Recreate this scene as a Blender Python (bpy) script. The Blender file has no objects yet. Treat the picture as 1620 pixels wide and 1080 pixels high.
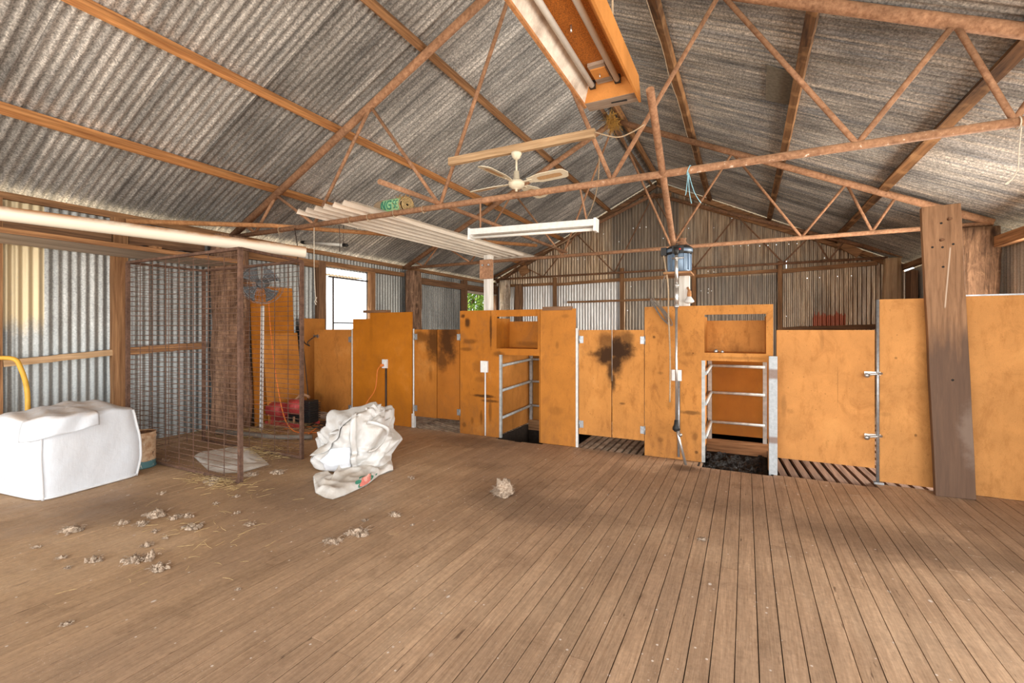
import bpy, math, random
from mathutils import Vector, Matrix, noise
random.seed(7)
SC = bpy.context.scene
COL = SC.collection
# ------------------------------------------------------------------ camera, sky, light
FX, FY, RX, RY, HC, FP = -.452, .892, .892, .452, 1.35, 730.0
cam = bpy.data.objects.new('camera', bpy.data.cameras.new('camera')); COL.objects.link(cam)
cam.location = (0, 0, HC); cam.rotation_euler = (math.pi/2, 0, math.atan2(.452, .892))
cam.data.sensor_width = 36; cam.data.lens = FP/1620*36; cam.data.shift_y = -19/1620
cam.data.clip_start = .05; cam.data.clip_end = 300
SC.camera = cam
SC.view_settings.view_transform = 'Standard'; SC.view_settings.look = 'None'
SC.view_settings.exposure = 0.08; SC.view_settings.gamma = 1; SC.view_settings.use_curve_mapping = False
world = bpy.data.worlds.new('sky'); SC.world = world; world.use_nodes = True
wn = world.node_tree; bg = wn.nodes['Background']
bg.inputs[0].default_value = (.93, .97, 1.0, 1); bg.inputs[1].default_value = 2.6

def lamp(name, kind, loc, rot, energy, color=(1, 1, 1), **kw):
    l = bpy.data.lights.new(name, kind); l.energy = energy; l.color = color
    for k, v in kw.items(): setattr(l, k, v)
    o = bpy.data.objects.new(name, l); COL.objects.link(o); o.location = loc; o.rotation_euler = rot
    return o
lamp('sun', 'SUN', (0, 0, 30), (math.radians(28), math.radians(-30), 0), 7.0, (1, .95, .86), angle=.01)
# daylight entering the wide loading doorway on the right and the open rear end
lamp('daylight_right_doorway', 'AREA', (2.7, -.1, 1.25), (0, math.radians(90), 0), 215, (1, .99, .97), shape='RECTANGLE', size=2.3, size_y=5.8)
lamp('daylight_rear_doorway', 'AREA', (-1.9, -3.35, 1.3), (math.radians(90), 0, 0), 270, (1, 1, 1), shape='RECTANGLE', size=8.6, size_y=2.4)

lamp('daylight_side_doorway', 'AREA', (2.78, 6.15, 1.35), (0, math.radians(90), 0), 215, (1, .94, .85), shape='RECTANGLE', size=2.0, size_y=1.5)  # added lamp at an unseen side opening, brightens the gable wall

def W(x, y, X=None, Y=None, Z=None):
    u = (x-810)/FP; v = (521-y)/FP; dx = FX+u*RX; dy = FY+u*RY
    d = X/dx if X is not None else Y/dy if Y is not None else (Z-HC)/v
    return Vector((d*dx, d*dy, HC+d*v))

# ------------------------------------------------------------------ node helpers
class NT:
    def __init__(s, name, rough=.7, metal=0.0, spec=.3):
        s.m = bpy.data.materials.new(name); s.m.use_nodes = True; s.t = s.m.node_tree
        s.b = s.t.nodes['Principled BSDF']; s.b.inputs['Roughness'].default_value = rough
        s.b.inputs['Metallic'].default_value = metal; s.b.inputs['Specular IOR Level'].default_value = spec
    def n(s, typ, ins=None, **props):
        nd = s.t.nodes.new(typ)
        for k, v in props.items(): setattr(nd, k, v)
        for k, v in (ins or {}).items():
            sock = nd.inputs[k]
            if isinstance(v, bpy.types.NodeSocket): s.t.links.new(v, sock)
            else: sock.default_value = v
        return nd
    def pos(s): return s.n('ShaderNodeNewGeometry').outputs['Position']
    def obj(s): return s.n('ShaderNodeTexCoord').outputs['Object']
    def sc(s, vec, scale): return s.n('ShaderNodeVectorMath', {0: vec, 1: scale}, operation='MULTIPLY').outputs[0]
    def xyz(s, vec):
        q = s.n('ShaderNodeSeparateXYZ', {0: vec}); return q.outputs[0], q.outputs[1], q.outputs[2]
    def noise(s, vec, scale=1, detail=4, rough=.6, dist=0):
        return s.n('ShaderNodeTexNoise', {'Vector': vec, 'Scale': scale, 'Detail': detail, 'Roughness': rough, 'Distortion': dist}).outputs['Fac']
    def vor(s, vec, scale, out='Distance'):
        return s.n('ShaderNodeTexVoronoi', {'Vector': vec, 'Scale': scale}).outputs[out]
    def m_(s, op, a, b=0.0, c=0.0, clamp=False):
        return s.n('ShaderNodeMath', {0: a, 1: b, 2: c}, operation=op, use_clamp=clamp).outputs[0]
    def rng(s, v, a, b, c=0.0, d=1.0):
        return s.n('ShaderNodeMapRange', {0: v, 1: a, 2: b, 3: c, 4: d}).outputs[0]
    def mix(s, f, a, b):
        nd = s.t.nodes.new('ShaderNodeMix'); nd.data_type = 'RGBA'
        for i, v in ((0, f), (6, a), (7, b)):
            if isinstance(v, bpy.types.NodeSocket): s.t.links.new(v, nd.inputs[i])
            else: nd.inputs[i].default_value = (*v, 1) if isinstance(v, tuple) and len(v) == 3 else v
        return nd.outputs[2]
    def ramp(s, f, stops):
        nd = s.t.nodes.new('ShaderNodeValToRGB'); s.t.links.new(f, nd.inputs[0]); e = nd.color_ramp.elements
        while len(e) < len(stops): e.new(.5)
        for el, (p, c) in zip(e, stops): el.position = p; el.color = (*c, 1)
        return nd.outputs[0]
    def white(s, v):
        return s.n('ShaderNodeTexWhiteNoise', {'W': v}, noise_dimensions='1D').outputs['Value']
    def rand(s): return s.n('ShaderNodeObjectInfo').outputs['Random']
    def island(s): return s.n('ShaderNodeNewGeometry').outputs['Random Per Island']
    def mulc(s, col, f):
        return s.n('ShaderNodeVectorMath', {0: col, 1: f}, operation='MULTIPLY').outputs[0] if isinstance(f, tuple) else \
               s.n('ShaderNodeVectorMath', {0: col, 'Scale': f}, operation='SCALE').outputs[0]
    def out(s, color, bump=None, bs=.3, bd=.01, rough=None):
        if isinstance(color, bpy.types.NodeSocket): s.t.links.new(color, s.b.inputs['Base Color'])
        else: s.b.inputs['Base Color'].default_value = (*color, 1)
        if bump is not None:
            s.t.links.new(s.n('ShaderNodeBump', {'Height': bump, 'Strength': bs, 'Distance': bd}).outputs[0], s.b.inputs['Normal'])
        if rough is not None: s.t.links.new(rough, s.b.inputs['Roughness'])
        return s.m

def plain(name, c, rough=.6, metal=0, var=.15, scale=25, spec=.3):
    t = NT(name, rough, metal, spec); f = t.noise(t.obj(), scale, 4)
    return t.out(t.mulc(t.mix(0.0, c, c), t.rng(f, .3, .7, 1-var, 1+var)), f, .15, .004)

def wood(name, axis, dark, light, fine=1.0, pale=None, rough=.8):
    t = NT(name, rough); p = t.obj(); st = [38, 38, 38]; st[axis] = 1.6
    g = t.noise(t.sc(p, tuple(q*fine for q in st)), 1, 6, .65, .4)
    st2 = [7, 7, 7]; st2[axis] = .7
    g2 = t.noise(t.sc(p, tuple(st2)), 1, 4, .6, .6)
    c = t.mix(t.rng(g, .34, .68), dark, light)
    c = t.mulc(c, t.rng(g2, .3, .7, .72, 1.22))
    c = t.mulc(c, t.rng(t.rand(), 0, 1, .85, 1.15))
    if pale: c = t.mix(t.rng(t.noise(p, 3, 3), .52, .66, 0, .7), c, pale)
    return t.out(c, g, .5, .004)

def corr_mat(name, ac, al, base, tint, dark=.55, spang=1.0, extra=None, metal=.4, streak=1.0, rough=.44):
    """galvanised sheet: ac axis across the corrugation, al axis along it (world position)."""
    t = NT(name, rough, metal, .4); p = t.pos(); X = t.xyz(p); a = X[ac]; l = X[al]
    sheet = t.m_('FLOOR', t.m_('DIVIDE', a, .762)); rs = t.white(sheet)
    seam = t.m_('FRACT', t.m_('DIVIDE', a, .762)); seamd = t.rng(seam, .0, .012, .55, 1)
    cor = t.m_('FLOOR', t.m_('DIVIDE', a, .0762)); rc = t.white(cor)
    v = t.n('ShaderNodeCombineXYZ', {0: t.m_('MULTIPLY', a, 26.0), 1: t.m_('MULTIPLY', l, .9), 2: t.m_('MULTIPLY', sheet, 3.7)}).outputs[0]
    s1 = t.noise(v, 1, 4, .6)
    v2 = t.n('ShaderNodeCombineXYZ', {0: t.m_('MULTIPLY', a, 2.2), 1: t.m_('MULTIPLY', l, .8), 2: t.m_('MULTIPLY', sheet, 9.1)}).outputs[0]
    s2 = t.noise(v2, 1, 5, .65)
    sp = t.vor(p, 90, 'Color'); spv = t.xyz(sp)[0]
    spn = t.noise(p, 60, 3, .7)
    c = t.mix(t.rng(s1, .35, .68, 0, streak), base, tint)
    c = t.mulc(c, t.rng(s2, .3, .72, dark, 1.35))
    c = t.mulc(c, t.rng(rs, 0, 1, .78, 1.2)); c = t.mulc(c, t.rng(rc, 0, 1, .9, 1.1))
    c = t.mulc(c, t.rng(spn, .35, .65, 1-.30*spang, 1+.30*spang)); c = t.mulc(c, t.rng(spv, 0, 1, 1-.16*spang, 1+.16*spang))
    c = t.mulc(c, seamd)
    if extra: c = extra(t, c, X)
    return t.out(c, spn, .1, .002)

def smudge(t, ca, cb, lst, P):
    """combined 0-1 mask of soft irregular dirt blots at real places on a board"""
    nz = t.noise(P, 9, 5, .65); tot = None
    for (a, b, ra, rb, st) in lst:
        u = t.m_('DIVIDE', t.m_('SUBTRACT', ca, a), ra); w = t.m_('DIVIDE', t.m_('SUBTRACT', cb, b), rb)
        d = t.m_('SQRT', t.m_('ADD', t.m_('MULTIPLY', u, u), t.m_('MULTIPLY', w, w)))
        d = t.m_('ADD', d, t.m_('MULTIPLY', t.m_('SUBTRACT', nz, .5), 1.3))
        f = t.n('ShaderNodeMapRange', {0: d, 1: .35, 2: 1.15, 3: st, 4: 0.0}, interpolation_type='SMOOTHSTEP').outputs[0]
        tot = f if tot is None else t.m_('MAXIMUM', tot, f)
    return tot

ORANGE = (.60, .235, .035)
def board_mat(name, smudges=None, col=ORANGE, grime=1.0, facing=0):
    t = NT(name, .62, 0, .12); P = t.pos(); X = t.xyz(P)
    a = X[0] if facing == 0 else X[1]
    big = t.noise(P, 2.2, 5, .6, .3); mid = t.noise(t.sc(P, (14, 14, 5)), 1, 5, .7); spk = t.noise(P, 55, 2, .5); fin = t.noise(P, 260, 2, .5)
    col = (col[0]*.90, col[1]*.88, col[2]*.98)
    c = t.mulc(t.mix(0.0, col, col), t.rng(big, .3, .72, .80, 1.15))
    c = t.mix(t.rng(mid, .52, .74, 0, .55*grime), c, (.30, .105, .018))
    c = t.mix(t.rng(big, .58, .75, 0, .30*grime), c, (.62, .36, .13))
    c = t.mix(t.rng(spk, .70, .78, 0, .65*grime), c, (.10, .04, .01))
    sm = t.noise(t.sc(P, (5, 5, 3.4)), 1, 6, .75, .8); c = t.mix(t.rng(sm, .52, .70, 0, .55*grime), c, (.30, .115, .028))
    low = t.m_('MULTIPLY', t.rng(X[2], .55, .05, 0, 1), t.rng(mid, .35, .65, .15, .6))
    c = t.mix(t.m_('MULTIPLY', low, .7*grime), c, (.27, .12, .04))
    c = t.mulc(c, t.rng(fin, .3, .7, .9, 1.1))
    if smudges:
        c = t.mix(smudge(t, a, X[2], smudges, P), c, (.030, .012, .004))
    return t.out(c, mid, .08, .003)

def rust_mat(name, a=(.24, .115, .06), b=(.47, .26, .145), speck=False):
    t = NT(name, .8, .1); p = t.pos(); f = t.noise(p, 30, 6, .7); g = t.noise(p, 4, 3)
    c = t.mix(t.rng(f, .35, .68), a, b); c = t.mulc(c, t.rng(g, .3, .7, .75, 1.25))
    nz = t.xyz(t.n('ShaderNodeNewGeometry').outputs['Normal'])[2]
    c = t.mix(t.m_('MULTIPLY', t.rng(nz, .2, .9, 0, .6), t.rng(g, .3, .6, .4, 1)), c, (.50, .31, .18))   # dust lying on top
    if speck: c = t.mix(t.m_('MULTIPLY', t.rng(t.xyz(p)[0], -1.6, .4), t.rng(t.noise(p, 30, 2, .5), .66, .70, 0, .85)), c, (.75, .68, .58))
    return t.out(c, f, .4, .003)

# ------------------------------------------------------------------ materials
M = {}
M['rust'] = rust_mat('rusty_steel'); M['rust_dark'] = rust_mat('dark_rusty_steel', (.14, .07, .04), (.33, .17, .09))
M['rust_speck'] = rust_mat('droppings_flecked_rusty_pipe', speck=True)
M['rust_bright'] = rust_mat('orange_rusty_pipe', (.36, .15, .055), (.58, .29, .12))
M['mesh_wire'] = rust_mat('rusty_mesh_wire', (.085, .045, .03), (.19, .105, .07))
for i, ax in enumerate('xyz'):
    M['wood_'+ax] = wood('old_red_hardwood_'+ax, i, (.19, .085, .036), (.50, .265, .12))
    M['dark_'+ax] = wood('dark_hardwood_'+ax, i, (.11, .055, .03), (.32, .17, .085))
    M['pale_'+ax] = wood('pale_pine_'+ax, i, (.40, .24, .12), (.66, .45, .26))
    M['grey_'+ax] = wood('greyed_timber_'+ax, i, (.30, .24, .18), (.56, .48, .40))
M['purlin'] = wood('orange_stained_purlin', 1, (.26, .10, .035), (.62, .30, .11))
M['purlin_blotch'] = wood('blotchy_smoked_purlin', 1, (.035, .015, .008), (.36, .175, .07), .35, (.46, .25, .11))
def trunk_mat(name, dark, light, knot):
    t = NT(name, .9, 0, .2); P = t.obj(); g = t.noise(t.sc(P, (26, 26, 2.6)), 1, 7, .75, .8); b = t.noise(t.sc(P, (6, 6, 3.0)), 1, 5, .7, 1.0)
    k = t.n('ShaderNodeTexVoronoi', {'Vector': t.sc(P, (5, 5, 3.2)), 'Scale': 1.0}).outputs['Distance']
    c = t.mix(t.rng(g, .36, .62), dark, light); c = t.mulc(c, t.rng(b, .32, .68, .55, 1.35)); c = t.mix(t.rng(k, .22, .08, 0, .8), c, knot)
    c = t.mix(t.rng(t.noise(P, 9, 4, .7), .58, .68, 0, .6), c, tuple(min(1, q*1.25) for q in light))
    return t.out(c, g, 1.0, .02)
M['trunk'] = trunk_mat('rough_split_post', (.11, .055, .032), (.42, .25, .155), (.05, .025, .015))
M['trunk_pale'] = wood('barkless_pale_post', 2, (.34, .19, .09), (.68, .46, .27), .4)
M['trunk_white'] = trunk_mat('weathered_white_post', (.36, .24, .15), (.72, .62, .50), (.20, .11, .06))
M['paint_wood'] = wood('whitewashed_post', 2, (.55, .50, .42), (.78, .75, .70), .6)
M['white_paint'] = plain('white_painted_steel', (.72, .70, .66), .45, 0, .12)
M['cream'] = plain('cream_fan_enamel', (.74, .66, .50), .35, 0, .08)
M['cane'] = plain('cane_inlay', (.52, .32, .16), .7, 0, .25, 120)
M['white_plastic'] = plain('white_plastic', (.78, .77, .74), .4, 0, .05)
M['black'] = plain('black_plastic', (.02, .019, .018), .45, 0, .2)
M['rail_grey'] = plain('worn_galvanised_rail', (.44, .44, .42), .5, .25, .25, 20)
M['steel'] = plain('bright_steel', (.60, .58, .55), .28, .85, .12, 18)
M['zinc'] = plain('galvanised_bracket', (.36, .37, .38), .4, .6, .2, 40)
M['tube'] = plain('fluorescent_tube_glass', (.72, .70, .64), .25, 0, .05)
M['rope'] = plain('old_rope', (.46, .34, .22), .9, 0, .2, 80)
M['white_rope'] = plain('pale_string', (.68, .60, .48), .9, 0, .2, 80)
M['blue_twine'] = plain('blue_baling_twine', (.30, .58, .68), .7, 0, .15)
M['black_cord'] = plain('black_cord', (.05, .035, .028), .6, 0, .2)
M['orange_cord'] = plain('orange_cord', (.78, .22, .045), .5, 0, .1)
M['grey_cord'] = plain('grey_cord', (.20, .17, .14), .6, 0, .2)
M['yellow_hose'] = plain('yellow_hose', (.72, .40, .055), .5, 0, .12, 12)
M['red'] = plain('red_enamel', (.42, .055, .05), .5, 0, .3, 14)
M['motor_blue'] = plain('blue_grey_motor', (.20, .27, .36), .4, .3, .12)
M['fan_grey'] = plain('grey_fan_blade', (.13, .135, .14), .5, .2, .25)
M['coral'] = plain('coral_print', (.80, .25, .20), .8, 0, .12, 50)
M['leaf_print'] = plain('green_print', (.06, .26, .17), .8, 0, .12, 50)
M['straw'] = plain('straw', (.56, .40, .19), .9, 0, .3, 60)
M['nest'] = plain('golden_nest_straw', (.55, .30, .07), .9, 0, .3, 60)
M['glass'] = plain('milky_glass', (.72, .70, .66), .2, 0, .05)
M['logo_red'] = plain('red_badge', (.62, .05, .03), .4, 0, .05)

def galv_pipe():
    t = NT('flaking_galvanised_post', .5, .2); p = t.pos(); f = t.noise(p, 30, 5, .7); g = t.noise(t.sc(p, (6, 6, 2)), 1, 4, .6)
    c = t.mix(t.rng(f, .3, .7), (.34, .36, .37), (.50, .52, .53))
    z = t.xyz(p)[2]
    r = t.m_('MAXIMUM', t.rng(g, .60, .68), t.m_('MAXIMUM', t.m_('MULTIPLY', t.rng(z, .88, .90), t.rng(z, .99, .97)), t.m_('MULTIPLY', t.rng(z, .28, .30), t.rng(z, .36, .34))))
    return t.out(t.mix(t.m_('MULTIPLY', r, .8), c, (.20, .11, .07)), f, .2, .002)
M['galv_post'] = galv_pipe()

def pvc():
    t = NT('dusty_white_pvc', .45); p = t.pos(); f = t.noise(t.sc(p, (5, 5, 9)), 1, 5, .7); nz = t.xyz(t.n('ShaderNodeNewGeometry').outputs['Normal'])[2]
    c = t.mix(t.m_('MULTIPLY', t.rng(nz, .1, .8), t.rng(f, .3, .55, .15, 1)), (.72, .64, .52), (.44, .21, .085))
    return t.out(c, f, .1, .002)
M['pvc'] = pvc()

def fabric(name, base, dirt, amt=.5, fine=260, side=1.0):
    t = NT(name, .75, 0, .2); p = t.obj(); f = t.noise(p, 3.2, 5, .65, .3); w = t.noise(t.sc(p, (40, fine, fine*.05)), 1, 2)
    z = t.xyz(t.n('ShaderNodeNewGeometry').outputs['Normal'])[2]
    c = t.mix(t.rng(f, .42, .72, 0, amt*side), base, dirt)
    c = t.mix(t.m_('MULTIPLY', t.rng(z, .35, .95, 0, amt), t.rng(f, .30, .58)), c, dirt)
    c = t.mulc(c, t.rng(w, .3, .7, .955, 1.045))
    return t.out(c, t.noise(p, 14, 6, .6, .6), .35, .012)
M['bale_cloth'] = fabric('white_woven_bale_nylon', (.70, .73, .77), (.52, .41, .32), .75, side=.18)
M['bag_cloth'] = fabric('crumpled_white_woven_sack', (.70, .69, .67), (.46, .38, .29), .55, side=.8)
M['sack_cloth'] = fabric('flat_white_woven_sack', (.72, .70, .66), (.46, .37, .28), .6)
M['seam'] = plain('white_seam_binding', (.76, .77, .78), .7, 0, .05)
M['liner'] = plain('bright_white_liner', (.78, .80, .84), .6, 0, .05)

def wool_mat():
    t = NT('dirty_fleece', .95); p = t.pos(); f = t.noise(p, 70, 4, .7); g = t.noise(p, 14, 3)
    c = t.mix(t.rng(f, .38, .66), (.26, .175, .115), (.62, .49, .37)); return t.out(t.mulc(c, t.rng(g, .3, .7, .75, 1.25)), f, 1.0, .01)
M['wool'] = wool_mat()
def blackplastic():
    t = NT('crinkled_black_plastic', .22, 0, .45); p = t.pos()
    f = t.noise(p, 22, 6, .65, 1.8); return t.out((.004, .004, .004), f, 1.0, .05)
M['black_sheet'] = blackplastic()

def cream_patch(t, c, X):
    P = t.pos()
    nz = t.noise(t.sc(P, (3, 10, 3)), 1, 5, .7)
    f = t.m_('MULTIPLY', t.rng(X[1], 2.085, 2.075), t.rng(t.m_('ADD', X[2], t.m_('MULTIPLY', nz, .5)), 1.55, 1.75))
    f = t.m_('MULTIPLY', f, t.rng(nz, .24, .40, .35, 1))
    c = t.mix(t.m_('MULTIPLY', f, .9), c, (.74, .60, .36))
    # cooler, cleaner steel low on the wall, bark-brown dust high up
    return t.mix(t.m_('MULTIPLY', t.rng(X[2], 1.45, 1.1), .35), c, (.40, .45, .46))
M['corr_left'] = corr_mat('galvanised_left_wall_sheet', 1, 2, (.28, .285, .275), (.38, .375, .35), .75, .8, cream_patch, streak=.7)
M['corr_roof_l'] = corr_mat('galvanised_left_roof_sheet', 1, 0, (.32, .315, .305), (.60, .575, .54), .52, 1.5)
M['corr_roof_r'] = corr_mat('galvanised_right_roof_sheet', 1, 0, (.27, .275, .28), (.60, .54, .46), .5, 1.3)
def gable_extra(t, c, X):
    P = t.pos()
    n1 = t.noise(t.sc(P, (2.6, 1, .5)), 1, 4, .6); st = t.noise(t.sc(P, (24, 1, 1.3)), 1, 4, .65)
    warm = t.mix(t.rng(st, .35, .65), (.22, .13, .075), (.80, .61, .41))
    c = t.mix(t.rng(n1, .34, .60, .35, .97), c, warm)
    mid = t.m_('MULTIPLY', t.m_('MULTIPLY', t.rng(X[0], -3.08, -3.05), t.rng(X[0], -1.42, -1.45)), t.rng(X[2], 2.55, 2.6)); low2 = t.m_('MULTIPLY', t.m_('MULTIPLY', t.rng(X[0], -2.72, -2.70), t.rng(X[0], .62, .60)), t.rng(X[2], 2.57, 2.55))
    c = t.mix(t.m_('MULTIPLY', t.m_('MAXIMUM', mid, low2), .62), c, (.20, .185, .165))
    # bare bright sheets low down on the left bays
    lowb = t.m_('MULTIPLY', t.rng(X[2], 2.57, 2.55), t.m_('MULTIPLY', t.rng(X[0], -2.75, -2.78), t.rng(st, .35, .5, .5, 1)))
    c = t.mix(t.m_('MULTIPLY', lowb, .75), c, (.66, .69, .71))
    # leftover red paint low on the right
    nz = t.noise(t.sc(P, (30, 1, 6)), 1, 3)
    red = t.m_('MULTIPLY', t.m_('MULTIPLY', t.rng(X[0], 1.27, 1.28), t.rng(X[0], 1.86, 1.85)), t.rng(t.m_('ADD', X[2], t.m_('MULTIPLY', t.m_('SUBTRACT', nz, .5), .35)), 1.68, 1.66))
    return t.mix(t.m_('MULTIPLY', red, .85), c, (.42, .09, .04))
M['corr_gable'] = corr_mat('stained_gable_sheet', 0, 2, (.34, .31, .27), (.60, .53, .43), .6, .5, gable_extra, metal=.55, rough=.38)
M['corr_right'] = corr_mat('right_wall_sheet', 1, 2, (.36, .32, .27), (.56, .49, .40), .7, .5)
M['corr_stack'] = corr_mat('clean_stacked_iron', 0, 1, (.74, .66, .56), (.84, .76, .65), .95, .1, metal=.1)

def floor_mat():
    t = NT('worn_timber_floor', .62, 0, .3); P = t.pos(); X = t.xyz(P); isl = t.island()
    pv = t.n('ShaderNodeVectorMath', {0: P, 1: t.n('ShaderNodeCombineXYZ', {0: t.m_('MULTIPLY', isl, 37.0), 1: t.m_('MULTIPLY', isl, 91.0), 2: 0.0}).outputs[0]}, operation='ADD').outputs[0]
    g = t.noise(t.sc(pv, (55, 2.0, 1)), 1, 6, .7, .5); g2 = t.noise(t.sc(pv, (9, .8, 1)), 1, 4, .6, .4)
    big = t.noise(P, .75, 4, .55, .3); med = t.noise(P, 3.5, 5, .65, .3)
    c = t.mix(t.rng(g, .35, .68), (.342, .214, .127), (.50, .332, .209))
    c = t.mulc(c, t.rng(g2, .3, .7, .84, 1.14)); c = t.mulc(c, t.rng(isl, 0, 1, .88, 1.10))
    left = t.rng(X[0], -1.2, -3.6)
    c = t.mix(t.m_('MULTIPLY', left, .55), c, (.46, .285, .140))
    c = t.mix(t.rng(big, .44, .62, 0, .5), c, (.27, .175, .115))
    c = t.mix(t.rng(med, .56, .70, 0, .42), c, (.19, .11, .06))
    c = t.mix(t.m_('MULTIPLY', t.rng(big, .48, .34), .35), c, (.62, .44, .29))
    # engrained dark patches where shearers stood and grease dropped
    ds = smudge(t, X[0], X[1], [(-.53, 4.76, .20, .13, .75), (-2.95, 4.75, .6, .30, .45), (-1.5, 3.2, .75, .35, .34), (-3.2, 2.6, .9, .4, .3), (.95, 3.7, .9, .35, .42),
        (-4.2, 1.75, .5, .35, .32), (-2.3, 3.95, .25, .15, .35), (-.2, 3.9, .5, .3, .25), (-4.6, 3.2, .8, .6, .3)], P)
    c = t.mix(ds, c, (.075, .042, .026))
    v = t.n('ShaderNodeTexVoronoi', {'Vector': P, 'Scale': 21.0}); vd = v.outputs['Distance']; vc = t.xyz(v.outputs['Color'])[0]
    sp = t.m_('MULTIPLY', t.rng(vd, .13, .09), t.rng(vc, .80, .81))
    v2 = t.n('ShaderNodeTexVoronoi', {'Vector': t.sc(P, (1, .7, 1)), 'Scale': 8.0}); sp2 = t.m_('MULTIPLY', t.rng(v2.outputs['Distance'], .085, .05), t.rng(t.xyz(v2.outputs['Color'])[1], .72, .73))
    fine = t.noise(P, 130, 2, .5)
    sp3 = t.m_('MULTIPLY', t.rng(fine, .66, .72), t.rng(t.noise(P, 2.1, 3), .50, .60, .0, .6))
    c = t.mix(t.m_('MAXIMUM', t.m_('MAXIMUM', sp, sp2), sp3), c, (.66, .56, .48))
    scr = t.noise(t.sc(pv, (160, 9, 1)), 1, 3, .7); c = t.mulc(c, t.rng(scr, .32, .68, .82, 1.14)); c = t.mulc(c, t.rng(t.noise(P, 38, 5, .75), .32, .68, .84, 1.12))
    dk = t.m_('MULTIPLY', t.rng(t.noise(t.sc(pv, (40, 5, 1)), 1, 3, .6), .67, .73), .75)
    c = t.mix(dk, c, (.07, .035, .02))
    return t.out(c, g, .35, .003, rough=t.rng(med, .3, .7, .5, .75))
M['floor'] = floor_mat()
def slat_mat():
    t = NT('dirty_grating_slats', .85); P = t.pos(); g = t.noise(t.sc(P, (9, 9, 9)), 1, 5); i = t.island()
    c = t.mix(t.rng(g, .35, .65), (.27, .17, .11), (.55, .41, .29)); return t.out(t.mulc(c, t.rng(i, 0, 1, .75, 1.2)), g, .4, .004)
M['slat'] = slat_mat()
M['slat_dark'] = wood('dark_dirty_slats', 1, (.10, .055, .035), (.25, .15, .10))  # darker slat copy; shade behind the wide door is put into its colour
def plank_mat():
    t = NT('heavy_stained_plank', .7); P = t.pos(); X = t.xyz(P)
    g = t.noise(t.sc(P, (40, 30, 2.2)), 1, 6, .7, .5); g2 = t.noise(t.sc(P, (7, 7, 1.1)), 1, 4)
    c = t.mix(t.rng(g, .35, .66), (.21, .105, .05), (.38, .205, .105)); c = t.mulc(c, t.rng(g2, .3, .7, .8, 1.2))
    wob = t.m_('MULTIPLY', t.m_('SUBTRACT', t.noise(t.sc(P, (7, 7, 1.5)), 1, 4), .5), .9)
    wet = t.rng(t.m_('ADD', X[2], wob), 1.36, 1.10)
    c = t.mix(t.m_('MULTIPLY', wet, .80), c, (.095, .056, .038))
    gr = smudge(t, X[0], X[2], [(1.62, .50, .10, .32, .6)], P); c = t.mix(gr, c, (.26, .185, .14))
    ln = t.m_('MULTIPLY', t.rng(t.m_('ABSOLUTE', t.m_('SUBTRACT', t.m_('ADD', X[0], t.m_('MULTIPLY', t.m_('SUBTRACT', X[2], 1.8), -.08)), 1.475)), .006, .003), t.m_('MULTIPLY', t.rng(X[2], 1.52, 1.54), t.rng(X[2], 2.03, 2.01)))
    return t.out(t.mix(t.m_('MULTIPLY', ln, .8), c, (.62, .48, .36)), g, .5, .004)
M['plank'] = plank_mat()
M['slab'] = trunk_mat('dark_slab_post', (.08, .042, .025), (.30, .17, .095), (.04, .02, .012))
def tin_mat():
    t = NT('rusty_paint_drum', .6, .1); P = t.obj(); X = t.xyz(P); f = t.noise(P, 16, 5, .7); g = t.noise(t.sc(P, (30, 30, 18)), 1, 4, .7)
    c = t.mix(t.rng(f, .45, .6), (.60, .42, .27), (.42, .24, .13))
    band = t.rng(t.m_('ADD', X[2], t.m_('MULTIPLY', f, .03)), -.085, -.092); c = t.mix(band, c, (.085, .19, .20))
    c = t.mix(t.m_('MULTIPLY', t.rng(g, .60, .66), t.rng(X[2], .08, .0)), c, (.06, .035, .03))
    c = t.mix(t.rng(g, .38, .34, 0, .8), c, (.75, .68, .58)); return t.out(c, f, .3, .003)
M['drum'] = tin_mat()
def leafm():
    t = NT('sunlit_green_leaves', .6); i = t.island(); c = t.mix(i, (.07, .17, .02), (.30, .42, .08)); return t.out(c)
M['leaf'] = leafm()
def groundm():
    t = NT('dry_ground', .9); P = t.pos(); f = t.noise(P, 1.5, 5); c = t.mix(t.rng(f, .3, .7), (.42, .33, .22), (.58, .48, .34)); return t.out(c)
M['ground'] = groundm()
M['dirt'] = plain('dark_soil_under_the_floor', (.030, .020, .014), .95, 0, .3)  # soil colour, reused as painted shade on the chute pit lining
def troughm():
    t = NT('dusty_reflector_enamel', .5, 0, .3); P = t.pos(); f = t.noise(P, 5, 5, .65); s = t.noise(P, 120, 2)
    c = t.mix(t.rng(f, .42, .66), (.76, .68, .58), (.44, .36, .29)); return t.out(t.mulc(c, t.rng(s, .3, .7, .93, 1.06)))
M['reflector'] = troughm()
M['trough_orange'] = board_mat('orange_trough_board', None, (.72, .31, .075), .35)
M['trough_spatter'] = (lambda t: t.out(t.mix(t.rng(t.noise(t.pos(), 150, 3, .6), .38, .62), (.60, .20, .03), (.26, .085, .02)), None))(NT('spattered_orange_board', .6))
M['endwood'] = wood('grey_end_block', 0, (.24, .17, .12), (.46, .36, .28), 1.5)

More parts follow.
